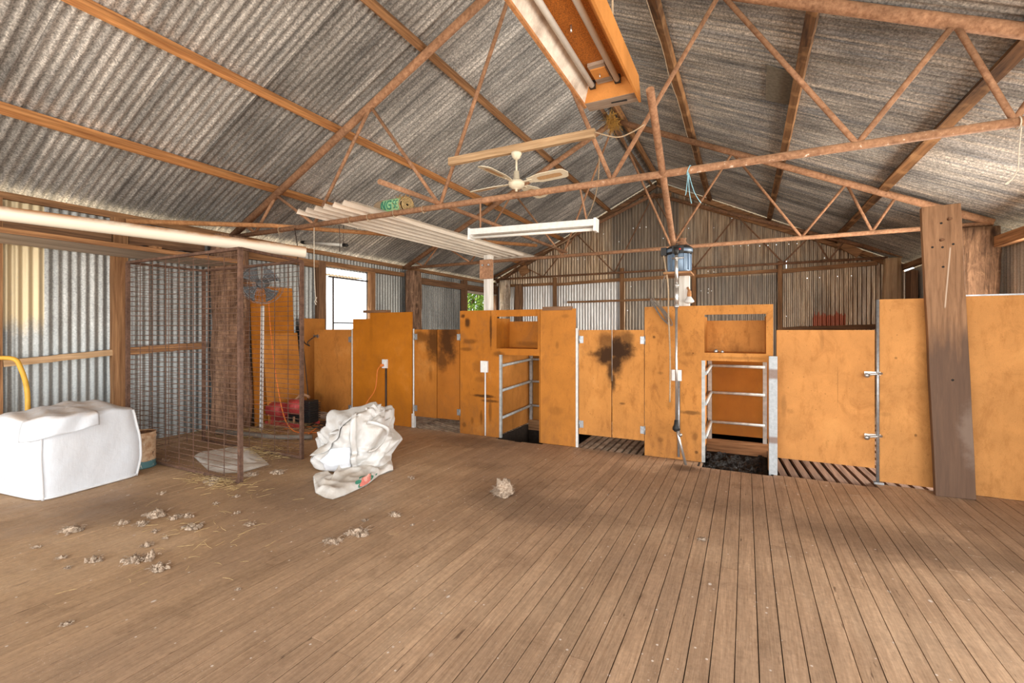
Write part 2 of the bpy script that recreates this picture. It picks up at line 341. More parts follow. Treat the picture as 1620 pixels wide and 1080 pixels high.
# ------------------------------------------------------------------ mesh builder
class MB:
    def __init__(s): s.v = []; s.f = []; s.sm = []
    def add(s, vs, fs, smooth=False):
        b = len(s.v); s.v += [tuple(v) for v in vs]; s.f += [tuple(b+i for i in f) for f in fs]; s.sm += [smooth]*len(fs); return s
    def box(s, a, b):
        x0, y0, z0 = a; x1, y1, z1 = b
        if x0 > x1: x0, x1 = x1, x0
        if y0 > y1: y0, y1 = y1, y0
        if z0 > z1: z0, z1 = z1, z0
        vs = [(x, y, z) for x in (x0, x1) for y in (y0, y1) for z in (z0, z1)]
        return s.add(vs, [(0, 1, 3, 2), (4, 6, 7, 5), (0, 4, 5, 1), (2, 3, 7, 6), (0, 2, 6, 4), (1, 5, 7, 3)])
    def bar(s, p0, p1, w, h, up=(0, 0, 1), segs=1, wob=0.0, seed=0):
        p0 = Vector(p0); p1 = Vector(p1); d = (p1-p0).normalized(); up = Vector(up)
        side = d.cross(up)
        if side.length < 1e-4: side = d.cross(Vector((0, 1, 0)))
        side.normalize(); u = side.cross(d).normalized()
        vs = []; fs = []
        for i in range(segs+1):
            t = i/segs; c = p0.lerp(p1, t); ww = w; hh = h
            if wob:
                q = Vector((t*6+seed*7.3, seed*3.1, 0)); ww = w*(1+wob*2*noise.noise(q)); hh = h*(1+wob*noise.noise(q+Vector((9, 0, 0))))
                c = c+side*(wob*w*noise.noise(q+Vector((0, 5, 0))))+u*(wob*h*noise.noise(q+Vector((0, 0, 7))))
            vs += [c+side*(a*ww/2)+u*(b*hh/2) for a, b in ((-1, -1), (1, -1), (1, 1), (-1, 1))]
        for i in range(segs):
            for k in range(4): a = 4*i+k; b = 4*i+(k+1) % 4; fs.append((a, b, b+4, a+4))
        fs += [(3, 2, 1, 0), tuple(4*segs+k for k in range(4))]
        return s.add(vs, fs)
    def tube(s, pts, r, n=10, closed=False, cap=True, rad=None):
        pts = [Vector(p) for p in pts]; m = len(pts); vs = []; fs = []; prev = None
        for i, p in enumerate(pts):
            if closed: d = pts[(i+1) % m]-pts[i-1]
            else: d = pts[min(i+1, m-1)]-pts[max(i-1, 0)]
            if d.length < 1e-9: d = Vector((0, 0, 1))
            d.normalize()
            if prev is None:
                a = Vector((0, 0, 1)) if abs(d.z) < .9 else Vector((1, 0, 0)); side = d.cross(a).normalized()
            else:
                side = prev-d*prev.dot(d)
                side = side.normalized() if side.length > 1e-6 else d.cross(Vector((0, 0, 1))).normalized()
            prev = side; u = side.cross(d); rr = rad[i] if rad else r
            vs += [p+side*(math.cos(2*math.pi*k/n)*rr)+u*(math.sin(2*math.pi*k/n)*rr) for k in range(n)]
        for i in range(m if closed else m-1):
            j = (i+1) % m
            for k in range(n): fs.append((i*n+k, i*n+(k+1) % n, j*n+(k+1) % n, j*n+k))
        s.add(vs, fs, True)
        if cap and not closed:
            b = len(s.v)-len(vs); s.f.append(tuple(b+k for k in range(n))[::-1]); s.f.append(tuple(b+(m-1)*n+k for k in range(n))); s.sm += [False]*2
        return s
    def lathe(s, prof, c, n=24, axis='z', smooth=True):
        c = Vector(c); vs = []; fs = []
        for (r, h) in prof:
            for k in range(n):
                a = 2*math.pi*k/n; x, y = r*math.cos(a), r*math.sin(a)
                vs.append(c+Vector((x, y, h) if axis == 'z' else (h, x, y) if axis == 'x' else (x, h, y)))
        for i in range(len(prof)-1):
            for k in range(n): fs.append((i*n+k, i*n+(k+1) % n, (i+1)*n+(k+1) % n, (i+1)*n+k))
        return s.add(vs, fs, smooth)
    def grid(s, fn, nu, nv, smooth=True, flip=False):
        vs = [fn(i/nu, j/nv) for i in range(nu+1) for j in range(nv+1)]
        fs = []
        for i in range(nu):
            for j in range(nv):
                q = (i*(nv+1)+j, (i+1)*(nv+1)+j, (i+1)*(nv+1)+j+1, i*(nv+1)+j+1); fs.append(q[::-1] if flip else q)
        return s.add(vs, fs, smooth)
    def build(s, name, mat, parent=None, base=False, solid=0, bevel=0):
        me = bpy.data.meshes.new(name); V = [Vector(v) for v in s.v]
        lo = Vector([min(v[i] for v in V) for i in range(3)]); hi = Vector([max(v[i] for v in V) for i in range(3)])
        org = (lo+hi)/2
        if parent is None: org.z = lo.z
        me.from_pydata([tuple(v-org) for v in V], [], s.f); me.polygons.foreach_set('use_smooth', s.sm); me.validate(); me.update()
        me.materials.append(mat); o = bpy.data.objects.new(name, me); COL.objects.link(o)
        ORG[o.name] = org
        if parent is not None: o.parent = parent; o.location = org-ORG[parent.name]
        else: o.location = org
        if solid: q = o.modifiers.new('thickness', 'SOLIDIFY'); q.thickness = solid; q.offset = -1
        if bevel: q = o.modifiers.new('bevel', 'BEVEL'); q.width = bevel; q.segments = 2; q.limit_method = 'ANGLE'
        return o
ORG = {}
def tag(o, label=None, cat=None, group=None, kind=None):
    if label: o['label'] = label
    if cat: o['category'] = cat
    if group: o['group'] = group
    if kind: o['kind'] = kind
    return o
def thing(name, loc, label, cat, group=None):
    o = bpy.data.objects.new(name, None); COL.objects.link(o); o.location = loc; o.empty_display_size = .1
    ORG[o.name] = Vector(loc); return tag(o, label, cat, group)
def struct(o): o['kind'] = 'structure'; return o
def one(mb, name, mat, label, cat, group=None, **k): return tag(mb.build(name, mat, **k), label, cat, group)
def sag(p0, p1, drop, n=14):
    p0 = Vector(p0); p1 = Vector(p1); return [p0.lerp(p1, i/n)-Vector((0, 0, drop*4*(i/n)*(1-i/n))) for i in range(n+1)]
def smoothpts(pts, n=6):
    P = [Vector(p) for p in pts]; out = []
    for i in range(len(P)-1):
        a = P[max(i-1, 0)]; b = P[i]; c = P[i+1]; d = P[min(i+2, len(P)-1)]
        for k in range(n):
            t = k/n; out.append(.5*((2*b)+(c-a)*t+(2*a-5*b+4*c-d)*t*t+(3*b-a-3*c+d)*t**3))
    return out+[P[-1]]

# ------------------------------------------------------------------ the shed shell
XL, XR, YG, YB = -6.50, 2.82, 11.72, -3.3
XRI, ZRI, SL = -1.95, 5.0, .49
def zr(x): return ZRI-SL*abs(x-XRI)
PIT = .0762
def corrugate(O, U, Vd, N, width, rows, skip=None, amp=.009, per=8, topf=None):
    """real corrugated sheet; rows = distances along Vd; topf(u) may limit the last row"""
    O = Vector(O); U = Vector(U); Vd = Vector(Vd); N = Vector(N); n = int(width/PIT*per); vs = []; fs = []
    st = PIT/per; nr = len(rows)
    for i in range(n+1):
        u = i*st; a = amp*math.cos(2*math.pi*i/per)
        for j, r in enumerate(rows):
            rr = min(r, topf(u)) if topf else r
            vs.append(O+U*u+Vd*rr+N*a)
    for i in range(n):
        for j in range(nr-1):
            if skip and skip((i+.5)*st, (rows[j]+rows[j+1])/2): continue
            if topf and topf((i+.5)*st) <= rows[j]: continue
            fs.append((i*nr+j, (i+1)*nr+j, (i+1)*nr+j+1, i*nr+j+1))
    return MB().add(vs, fs, True)
# floor of narrow boards running towards the pens
def floor_build():
    mb = MB(); w = .0875; x = -6.52+.02; k = 0
    sx = W(1168, 878, Z=0).x; x = sx-math.ceil((sx+6.5)/w)*w
    rnd = random.Random(3)
    while x < XR:
        x1 = x+w; xc = (x+x1)/2; gap = .0028+.0016*rnd.random() if xc < -1.9 else .0030+.0022*rnd.random()
        ye = 5.05
        if -.42 < xc < .215: ye = 4.88
        elif .215 <= xc < 1.05: ye = 4.93
        elif -2.77 < xc < -2.15: ye = 5.0
        y = YB; cuts = []
        yy = YB-rnd.random()*3
        while yy < ye: yy += 2.4+rnd.random()*2.6; cuts.append(yy)
        for c in cuts:
            c = min(c, ye); dz = rnd.uniform(-.0016, .0008)
            if c-y > .05: mb.box((x+gap/2, y, -.022+dz), (x1-gap/2, c-.002, dz))
            y = c
            if c >= ye: break
        x = x1; k += 1
    return struct(mb.build('floor', M['floor'], bevel=0))
floor_build()
def slats(name, x0, x1, y0, y1, ang, wdt=.045, gap=.024, z=-.004, mat='slat'):
    """grating floor in a catching pen: slats laid at a small angle, clipped to the pen"""
    mb = MB(); d = Vector((math.sin(ang), math.cos(ang), 0)); s = Vector((d.y, -d.x, 0)); c = Vector(((x0+x1)/2, (y0+y1)/2, 0))
    L = 6
    k = -90
    while k < 90:
        o = c+s*(k*(wdt+gap)); k += 1
        t0, t1 = -L, L
        for (oo, dd, a, b) in ((o.x, d.x, x0, x1), (o.y, d.y, y0, y1)):
            if abs(dd) < 1e-6:
                if not a < oo < b: t0, t1 = 1, 0
                continue
            ta, tb = sorted(((a-oo)/dd, (b-oo)/dd)); t0 = max(t0, ta); t1 = min(t1, tb)
        if t1-t0 < .06: continue
        p0 = o+d*t0; p1 = o+d*t1
        mb.bar((p0.x, p0.y, z-.016), (p1.x, p1.y, z-.016), wdt, .032)
    return struct(mb.build(name, M[mat]))
slats('floor', -4.1, -2.80, 5.06, 8.2, math.radians(-68), .036, .040)
slats('floor', -1.76, -.45, 5.06, 8.2, math.radians(0), .05, .028)
slats('floor', .24, 2.75, 4.935, 8.2, math.radians(-4), .06, .032, mat='slat_dark')
slats('floor', -6.4, -4.15, 5.06, 8.2, 0, .05, .02)
for (a, b) in ((-6.4, -2.8), (-2.8, -.42), (-.42, 2.75)):
    struct(MB().box((a, 8.2 if True else 6, -.03), (b, 11.7, 0)).build('floor', M['slat']))
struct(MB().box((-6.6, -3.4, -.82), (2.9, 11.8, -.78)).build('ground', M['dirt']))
g = MB().box((-60, -60, -.95), (60, 60, -.83)); struct(g.build('ground', M['ground']))
for nm, a, b in (('left', (-6.62, YB, -.8), (-6.54, YG, .02)), ('right', (2.84, YB, -.8), (2.9, YG, .02)), ('back', (-6.5, YG-.02, -.8), (2.8, YG+.04, .02)), ('front', (-6.5, YB-.06, -.8), (2.8, YB-.02, -.03))):
    struct(MB().box(a, b).build('baseboard_'+nm, M['dark_x']))  # unseen skirts added to keep daylight out from under the boards

# left wall with the window hole and the leafy opening
winY = (5.58, 6.64); win2Y = (10.05, 11.66)
def skipL(u, r):
    y = YB+u; z = r
    if winY[0] < y < winY[1] and .25 < z < 2.42: return True
    if win2Y[0] < y < win2Y[1] and 1.25 < z < 2.30: return True
    return False
struct(corrugate((XL, YB, 0), (0, 1, 0), (0, 0, 1), (1, 0, 0), YG-YB, [0, .25, 1.25, 2.30, 2.42, 2.70], skipL).build('wall_left', M['corr_left']))
# gable wall with nail holes
holes = []
for (px, py) in [(907, 410), (914, 410), (925, 410), (940, 410), (948, 410), (957, 410), (955, 342), (955, 370), (1002, 361), (1012, 360), (1022, 359), (1049, 377), (979, 382), (1160, 389), (1172, 389), (1184, 388), (1202, 389),
                 (1215, 388), (1228, 387), (1248, 386), (1261, 385), (1129, 360), (1089, 361), (1158, 345), (1201, 344), (1277, 440), (1297, 439), (1325, 437), (1347, 436), (1120, 429), (1129, 430), (1109, 460), (1121, 457), (1120, 463), (1126, 460), (1244, 500), (998, 453), (966, 458), (993, 491), (1304, 408), (884, 385)]:
    p = W(px, py, Y=YG); holes.append((p.x, p.z))
hz = sorted({round(h[1], 3) for h in holes}); rows = [0, 1.2]
for z in hz:
    if z-.006 > rows[-1]+.001: rows += [z-.006, z+.006]
    else: rows += [max(z+.006, rows[-1]+.002)]
rows = sorted(rows)+[5.0]
def skipG(u, r):
    x = XL+u
    for hx, hz_ in holes:
        if abs(x-hx) < PIT/8*.5001+.0001 and abs(r-hz_) < .008: return True
    p = W(1244, 420, Y=YG)
    return abs(x-p.x) < .006 and 2.62 < r < 2.95
struct(corrugate((XL, YG, 0), (1, 0, 0), (0, 0, 1), (0, -1, 0), XR-XL, rows, skipG, amp=.011, topf=lambda u: zr(XL+u)-.012).build('wall_back', M['corr_gable']))
struct(corrugate((XR, 3.4, 0), (0, 1, 0), (0, 0, 1), (-1, 0, 0), YG-3.4, [0, .35, 2.35, 2.50], lambda u, v: 5.35 < 3.4+u < 6.95 and .35 < v < 2.35).build('wall_right', M['corr_right']))  # unseen gap in the sheet left for the added gable lamp
# roof
Ll = math.hypot(1, SL)
lenL = (XRI-(XL-.25)); lenR = (XR+.3-XRI)
dl = Vector((-1, 0, -SL)).normalized(); dr = Vector((1, 0, -SL)).normalized()
struct(corrugate((XRI, YB, ZRI+.01), (0, 1, 0), dl, (-SL/Ll, 0, 1/Ll), YG+.15-YB, [0, lenL*Ll]).build('ceiling', M['corr_roof_l']))
struct(corrugate((XRI, YB, ZRI+.01), (0, 1, 0), dr, (SL/Ll, 0, 1/Ll), YG+.15-YB, [0, lenR*Ll]).build('ceiling', M['corr_roof_r']))
# ridge capping closes the crack between the two slopes
cap = MB(); 
for sgn in (-1, 1):
    cap.bar((XRI+sgn*.09, YB, ZRI+.035-.045), (XRI+sgn*.09, YG+.15, ZRI+.035-.045), .2, .004, up=(sgn*SL, 0, 1))
struct(cap.build('trim_ridge', M['corr_roof_l']))

# ------------------------------------------------------------------ purlins, rafters, studs, girts
def purlin(x, label, mat='purlin', w=.075, h=.07, y0=YB, y1=YG-.03, seed=0, dx=0, z=None):
    sg = 1 if x > XRI else -1; nrm = Vector((sg*SL, 0, 1)).normalized()
    zc = zr(x)-.012-h/2*1.1 if z is None else z
    mb = MB().bar((x, y0, zc), (x+dx, y1, zc-(SL*abs(dx) if False else 0)), w, h, up=nrm, segs=40, wob=.09, seed=seed)
    return one(mb, 'roof_purlin', M[mat], label, 'roof beam')
purlin(-5.53, 'orange-brown timber roof purlin lowest on the left slope, nearest the left wall', seed=1)
purlin(-4.38, 'orange-brown timber roof purlin halfway up the left slope', seed=2)
purlin(-3.11, 'timber roof purlin highest on the left slope, next below the ridge', mat='wood_y', seed=3)
purlin(-.75, 'dark-stained timber roof purlin highest on the right slope, next below the ridge', mat='purlin_blotch', w=.085, seed=4)
purlin(.46, 'blotchy timber roof purlin halfway down the right slope', mat='purlin_blotch', w=.085, seed=5)
purlin(1.62, 'wide blotchy timber roof purlin lowest on the right slope', mat='purlin_blotch', w=.095, seed=6)
purlin(XRI-.11, 'timber ridge board on the left side of the roof peak', mat='dark_y', w=.05, h=.09, seed=7)
purlin(XRI+.11, 'timber ridge board on the right side of the roof peak', mat='wood_y', w=.05, h=.09, seed=8)
# gable rafters
def gx(x, dz, y=YG-.06): return (x, y, zr(x)-dz)
one(MB().bar(gx(XRI-.02, .13), gx(-6.4, .10), .07, .09, segs=16, wob=.06), 'gable_rafter', M['dark_x'], 'long timber rafter under the roof edge on the left half of the gable wall', 'roof beam')
one(MB().bar(gx(XRI+.02, .10), gx(2.7, .12), .07, .10, segs=16, wob=.06, seed=3), 'gable_rafter', M['wood_x'], 'timber rafter right under the roof edge on the right half of the gable wall', 'roof beam')
one(MB().bar(W(1062, 314, Y=YG-.17), W(1380, 404, Y=YG-.17), .05, .075, segs=16, wob=.06, seed=5), 'gable_rafter', M['wood_x'], 'second orange-brown rafter slung below the first on the right half of the gable', 'roof beam')
one(MB().bar(W(1018, 312, Y=YG-.17), W(1062, 308, Y=YG-.17), .05, .10), 'collar_block', M['wood_x'], 'short timber collar block under the peak of the gable', 'beam')
one(MB().bar(W(1327, 383, Y=11.3), W(1360, 402, Y=11.3), .05, .16), 'timber_offcut', M['wood_x'], 'short timber offcut lodged slantwise on the right gable rafter', 'timber')
one(MB().bar(W(823, 432, Y=11.2), W(835, 424, Y=11.2), .05, .22), 'timber_offcut', M['wood_x'], 'short tilted timber offcut nailed at the left end of the gable rafter', 'timber')
# studs and girts of the gable
def gstud(px, ytop, lab, w=.09, z0=0, mat='wood_z'):
    p = W(px, ytop, Y=YG-.06); one(MB().bar((p.x, YG-.06, z0), (p.x, YG-.06, p.z), w, .08, up=(0, 1, 0), segs=8, wob=.04, seed=px), 'wall_stud', M[mat], lab, 'wall post')
gstud(878, 439, 'first timber stud from the left on the gable wall, short and pale-edged')
gstud(984, 424, 'timber stud in the middle of the gable wall, left of the motor')
gstud(1098, 425, 'timber stud on the gable wall directly right of the white motor post')
gstud(1234, 413, 'timber stud on the gable wall standing above the wide right pen door', w=.085)
def girt(a, b, lab, y=YG-.05, h=.075, mat='wood_x', w=.05, seed=0):
    p = W(*a, Y=y); q = W(*b, Y=y); one(MB().bar(p, q, w, h, segs=10, wob=.09, seed=seed), 'wall_girt', M[mat], lab, 'wall rail')
girt((804, 452), (876, 449), 'left-end upper girt of the gable wall beside the pale tree-trunk post', seed=1)
girt((881, 450), (982, 442), 'upper girt of the gable wall between the first and the middle stud', seed=2)
girt((987, 443), (1095, 435), 'upper girt of the gable wall between the middle stud and the motor post', seed=3)
girt((1101, 437), (1232, 428), 'upper girt of the gable wall above the right niche panel', seed=4)
girt((1238, 429), (1388, 416), 'bowed upper girt at the right end of the gable wall', h=.09, seed=5)
girt((898, 478), (1085, 472), 'thin lower batten on the gable wall between the middle stud and the motor post', h=.05, seed=6, y=YG-.12)
girt((1238, 521), (1386, 516), 'greyish low girt on the gable wall behind the wide right pen door', h=.10, mat='dark_x', seed=7)
# left wall framing: posts, plate, rails
def lpost(y0, y1, z1, lab, mat='wood_z', x=-6.42, t=.09, z0=0, wob=.03):
    one(MB().bar((x, (y0+y1)/2, z0), (x, (y0+y1)/2, z1), y1-y0, t, up=(1, 0, 0), segs=8, wob=wob, seed=y0), 'wall_stud', M[mat], lab, 'wall post')
lpost(1.62, 1.745, 2.62, 'timber stud at the left edge of the view behind the white bale')
lpost(2.61, 2.745, 2.62, 'timber stud of the left wall between the white bale and the wire cage', x=-6.40)
lpost(5.43, 5.58, 2.50, 'grey timber post at the left side of the bright window opening', 'dark_z')
lpost(6.64, 6.75, 2.50, 'pinkish timber post at the right side of the bright window opening')
lpost(9.88, 10.05, 2.60, 'timber stud left of the leafy opening in the left wall', 'dark_z')
lpost(11.58, 11.70, 2.60, 'corner timber post right of the leafy opening in the left wall', 'dark_z')
def lrail(y0, y1, z0, z1, h, lab, mat='wood_y', x=-6.41, w=.07, seed=0):
    one(MB().bar((x, y0, z0), (x, y1, z1), w, h, segs=10, wob=.08, seed=seed), 'wall_girt', M[mat], lab, 'wall rail')
lrail(1.75, 2.61, 1.02, 1.09, .065, 'pale pine repair rail on the left wall behind the white bale', 'pale_y', seed=1)
lrail(2.75, 3.62, 1.10, 1.14, .085, 'timber rail on the left wall behind the wire cage', seed=2)
lrail(4.1, 5.43, 1.16, 1.19, .085, 'timber rail on the left wall behind the hanging fan and orange boards', seed=3)
lrail(YB, 2.60, 2.40, 2.41, .15, 'dark wall plate beam above the overhead shelf at the left edge', 'dark_y', seed=4)
lrail(2.76, 3.6, 2.41, 2.42, .14, 'dark wall plate beam above the wire cage', 'dark_y', seed=5)
lrail(3.98, 5.42, 2.42, 2.45, .12, 'wall plate beam between the rough split post and the window', seed=6)
lrail(5.40, 7.6, 2.47, 2.50, .08, 'pinkish wall plate beam over the bright window opening', seed=7)
lrail(7.98, 11.68, 2.42, 2.44, .14, 'wall plate beam at the far end of the left wall', 'dark_y', seed=8)
one(MB().bar((-6.5, YB, 2.66), (-6.5, YG, 2.66), .09, .07, segs=40, wob=.07), 'eave_beam', M['wood_y'], 'long timber eave beam where the left wall meets the roof', 'roof beam')
one(MB().bar((-6.40, 10.05, 2.33), (-6.40, 11.6, 2.33), .06, .04), 'window_lintel', M['grey_y'], 'thin grey lintel over the leafy opening in the left wall', 'beam')
# right wall framing
one(MB().bar((2.72, 7.9, 2.50), (2.72, 11.7, 2.56), .09, .09, segs=8, wob=.06), 'wall_plate', M['wood_y'], 'timber wall plate at the far right corner below the roof', 'wall rail')
one(MB().bar((2.70, 3.3, 2.36), (2.70, 7.55, 2.40), .09, .13, segs=8, wob=.04), 'wall_plate', M['wood_y'], 'thick timber wall plate at the right edge of the view', 'wall rail')
p = W(1446, 440, X=2.74); one(MB().box((2.66, p.y-.14, 0), (2.76, p.y+.16, 2.42)), 'wall_stud', M['dark_z'], 'dark brown stud on the right wall beside the pale bark-less post', 'wall post')
# rough trunk posts that carry the trusses
def trunk(name, c, w, d, h, mat, lab, seed=0, flare=.15, z0=0):
    def fn(u, v):
        a = 2*math.pi*u; z = z0+v*(h-z0); k = 1+flare*(1-v)**2
        x = math.cos(a); y = math.sin(a); s = (abs(x)**3+abs(y)**3)**(-1/3)
        n1 = noise.noise(Vector((x*1.6+seed, y*1.6, z*1.3)))*.16+noise.noise(Vector((x*5+seed, y*5, z*4)))*.06
        return Vector((c[0]+x*s*w/2*k*(1+n1), c[1]+y*s*d/2*k*(1+n1), z))
    mb = MB().grid(fn, 40, 36); b = len(mb.v); mb.add([(c[0], c[1], h)], [])
    for i in range(40): mb.f.append((i*37+36, (i+1)*37+36, b)); mb.sm.append(False)
    return one(mb, name, M[mat], lab, 'post')
trunk('split_post', (-6.20, 3.84), .30, .42, 2.60, 'trunk', 'wide rough split-log post behind the wire cage, carrying the near truss', 1)
trunk('split_post', (-6.27, 7.78), .24, .36, 2.58, 'trunk', 'wide rough split-log post on the left wall right of the bright window', 2)
trunk('tree_trunk_post', (-5.95, 11.3), .26, .26, 2.70, 'trunk_white', 'weathered pale tree-trunk post with a knot in the far left corner', 3)
trunk('tree_trunk_post', (-5.62, 11.5), .22, .2, 2.60, 'dark_z', 'dark trunk post beside the weathered pale one in the far left corner', 6)
trunk('tree_trunk_post', (2.52, 11.25), .27, .25, 2.72, 'trunk_pale', 'warm pale bark-less trunk post in the far right corner', 4, 0)
trunk('split_post', (2.55, 7.7), .38, .26, 2.60, 'slab', 'broad dark slab post behind the leaning plank at the right', 5, .05)

# ------------------------------------------------------------------ trusses
def truss(Y, zb, za, zh, rt, rb, rw, label, mat, xl=-6.40, xr=2.68, bm=None, webs=True, xbe=None):
    t = thing('roof_truss', (XRI, Y, zb), label, 'roof truss', 'welded pipe roof trusses')
    topz = lambda x: za-(za-zh)*abs(x-XRI)/((XRI-xl) if x < XRI else (xr-XRI))
    L = MB().tube([(xl, Y, topz(xl)), (XRI+.02, Y, topz(XRI))], rt, 12)
    L.build('top_chord', M[mat], t)
    MB().tube([(xr, Y, topz(xr)), (XRI-.02, Y, topz(XRI))], rt, 12).build('top_chord', M[mat], t)
    MB().tube([(xl, Y, zb), (xbe or xr, Y, zb)], rb, 12).build('bottom_chord', M[bm or mat], t)
    bn = [-5.92, -4.78, -2.88, -1.05, .70, 1.50]; tn = [-6.15, -5.49, -3.85, XRI, -.18, 1.22, 1.75]
    pr = [(0, 0), (1, 0), (1, 1), (2, 1), (2, 2), (3, 2), (3, 3), (4, 3), (4, 4), (5, 4), (5, 5), (6, 5)]
    for a, b in pr:
        MB().tube([(tn[a], Y, topz(tn[a])-.01), (bn[b], Y, zb+.01)], rw, 8).build('web', M[mat], t)
    return t
truss(4.0, 2.645, 4.86, 2.67, .046, .031, .020, 'rusty pipe roof truss nearest the viewer, carrying the ceiling fan', 'rust', bm='rust_speck')
truss(7.65, 2.64, 4.84, 2.65, .046, .030, .018, 'rusty pipe roof truss in the middle, above the shearing motor', 'rust')
truss(11.25, 2.74, 4.55, 2.76, .04, .026, .016, 'rusty pipe roof truss farthest away, close against the gable wall', 'rust_dark', xbe=2.45)

# window frame and leafy tree outside
def winframe():
    x = -6.47
    w = struct(thing('window_1', (x, 6.1, 1.3), None, None))
    pts = W(527, 434, X=x); y0 = W(527, 434, X=x).y
    fr = MB()
    fr.bar((x, y0, .6), (x, y0, 2.28), .022, .022, up=(0, 1, 0)); fr.bar((x, y0-.1, 2.27), (x, 6.64, 2.27), .025, .025)
    z = W(560, 511, X=x).z; fr.bar((x, y0, z), (x, 6.64, z), .022, .022)
    fr.build('window_frame', M['black_cord'], w)
    # rolled-up iron sheet seen along the top of the opening
    mb = corrugate((-6.56, 5.58, 2.33), (0, 1, 0), (-.5, 0, -.0), (0, 0, 1), 1.06, [0, .4]); mb.build('awning_sheet', M['corr_right'], w)
winframe()
def tree(cx, cy, cz, r, label, n=9500):
    t = thing('garden_tree', (cx, cy, -.83), label, 'tree', 'trees outside the left wall')
    mb = MB().tube([(cx, cy, -.83), (cx+.1, cy, cz-.3), (cx+.2, cy, cz+.6)], .12, 8, rad=[.16, .12, .05])
    rn = random.Random(int(cx*10))
    for k in range(7):
        a = rn.random()*6.28; mb.tube([(cx+.1, cy, cz-.6+.15*k), (cx+math.cos(a)*r*.8, cy+math.sin(a)*r*.8, cz+.3*k-.3)], .03, 6, rad=[.05, .015])
    mb.build('trunk', M['trunk'], t)
    lf = MB()
    for i in range(n):
        while True:
            q = Vector((rn.uniform(-1, 1), rn.uniform(-1, 1), rn.uniform(-1, 1)))
            if .25 < q.length < 1: break
        c = Vector((cx, cy, cz))+q*r; a = Vector((rn.uniform(-1, 1), rn.uniform(-1, 1), rn.uniform(-1, 1))).normalized(); b = a.cross(Vector((rn.random(), rn.random(), 1))).normalized(); s = rn.uniform(.06, .12)
        lf.add([c-a*s, c-b*s*.45, c+a*s, c+b*s*.45], [(0, 1, 2, 3)])
    lf.build('foliage', M['leaf'], t)
tree(-9.2, 14.2, 1.9, 1.9, 'sunlit green leafy tree outside the far opening in the left wall')

# ------------------------------------------------------------------ pen front: orange boards, doors, chutes
YP = 5.07; TH = .018
def board(name, poly, mat, label, cat='panel', y=YP, holes_=None, th=TH, parent=None, group=None):
    """upright board in the XZ plane from a rectangle list (union of boxes keeps niches open)"""
    mb = MB()
    for (x0, z0, x1, z1) in poly: mb.box((x0, y-th/2, z0), (x1, y+th/2, z1))
    if parent is not None: return mb.build(name, mat, parent)
    return one(mb, name, mat, label, cat, group)
def px2(pts):  # list of (px,py,rx_px,ry_px,strength) -> metres on the board plane
    r = []
    for (px, py, a, b, s) in pts:
        p = W(px, py, Y=YP); q = W(px+a, py, Y=YP); z = W(px, py-b, Y=YP); r.append((p.x, p.z, abs(q.x-p.x), abs(z.z-p.z), s))
    return r
def hinge(parent, x, z, y=YP-TH/2, side=1):
    MB().box((x-.024, y-.005, z-.04), (x+.024, y, z+.04)).tube([(x-side*.024, y-.007, z-.045), (x-side*.024, y-.007, z+.045)], .007, 8).build('hinge', M['zinc'], parent)
def door(name, x0, x1, z0, z1, mat, label, hinges=(), cat='door', lean=0, y=YP, group=None):
    t = thing(name, ((x0+x1)/2, y, z0), label, cat, group)
    MB().box((x0, y-TH/2, z0), (x1, y+TH/2, z1)).build('door_board', mat, t)
    for (x, z, s) in hinges: hinge(t, x, z, y-TH/2, s)
    return t
# A: low door far left
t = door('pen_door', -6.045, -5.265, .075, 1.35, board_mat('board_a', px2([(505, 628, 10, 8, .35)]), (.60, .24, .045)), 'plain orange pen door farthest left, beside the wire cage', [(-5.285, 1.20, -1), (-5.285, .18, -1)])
MB().bar((-6.03, YP-.03, 1.255), (-5.92, YP-.03, 1.24), .02, .02).box((-5.97, YP-.03, 1.22), (-5.94, YP-.009, 1.27)).build('latch', M['steel'], t)
one(MB().tube([(-5.245, YP, 0), (-5.245, YP, 1.36)], .011, 8), 'steel_post', M['white_paint'], 'thin white steel post between the farthest left door and the stepped orange panel', 'post')
# B: stepped panel
tB = one(MB().box((-5.222, YP-.009, 0), (-4.884, YP+.009, 1.505)).box((-4.884, YP-.009, 0), (-4.115, YP+.009, 1.592)), 'stepped_panel', board_mat('board_b', px2([(588, 510, 3, 60, .12), (640, 520, 12, 10, .10), (583, 655, 3, 4, .3)]), (.56, .19, .013), .5),
    'orange wall panel with a stepped top edge and a white power point', 'panel')
one(MB().box((-4.98, YP-.05, 1.592), (-4.55, YP+.06, 1.628)), 'dark_board', M['dark_x'], 'short dark timber offcut lying on top of the stepped orange panel', 'timber')
def powerpoint(x, z, lab, y=YP-TH/2, conduit=None, cmat='white_plastic', w=.085, h=.125, plug=False, off=0):
    t = thing('power_point', (x, y, z), lab, 'power point')
    MB().box((x-w/2, y-.035, z-h/2), (x+w/2, y, z+h/2)).build('housing', M['white_plastic'], t, bevel=.004)
    MB().box((x-.012, y-.042, z+.015), (x+.012, y-.034, z+.04)).build('switch', M['white_plastic'], t)
    if conduit: MB().tube([(x+off, y-.012, z-h/2), (x+off, y-.012, conduit)], .010 if cmat == 'white_plastic' else .013, 8).build('conduit', M[cmat], t)
    if plug: MB().tube([(x-.02, y-.034, z-.02), (x-.02, y-.075, z-.02)], .02, 12).build('plug', M['orange_cord'], t)
    return t
pB = W(611, 575, Y=YP); powerpoint(pB.x, pB.z, 'white power point with an orange plug on the stepped orange panel', conduit=.02, cmat='black_cord', plug=True, off=.015)
y_ = YP-.09
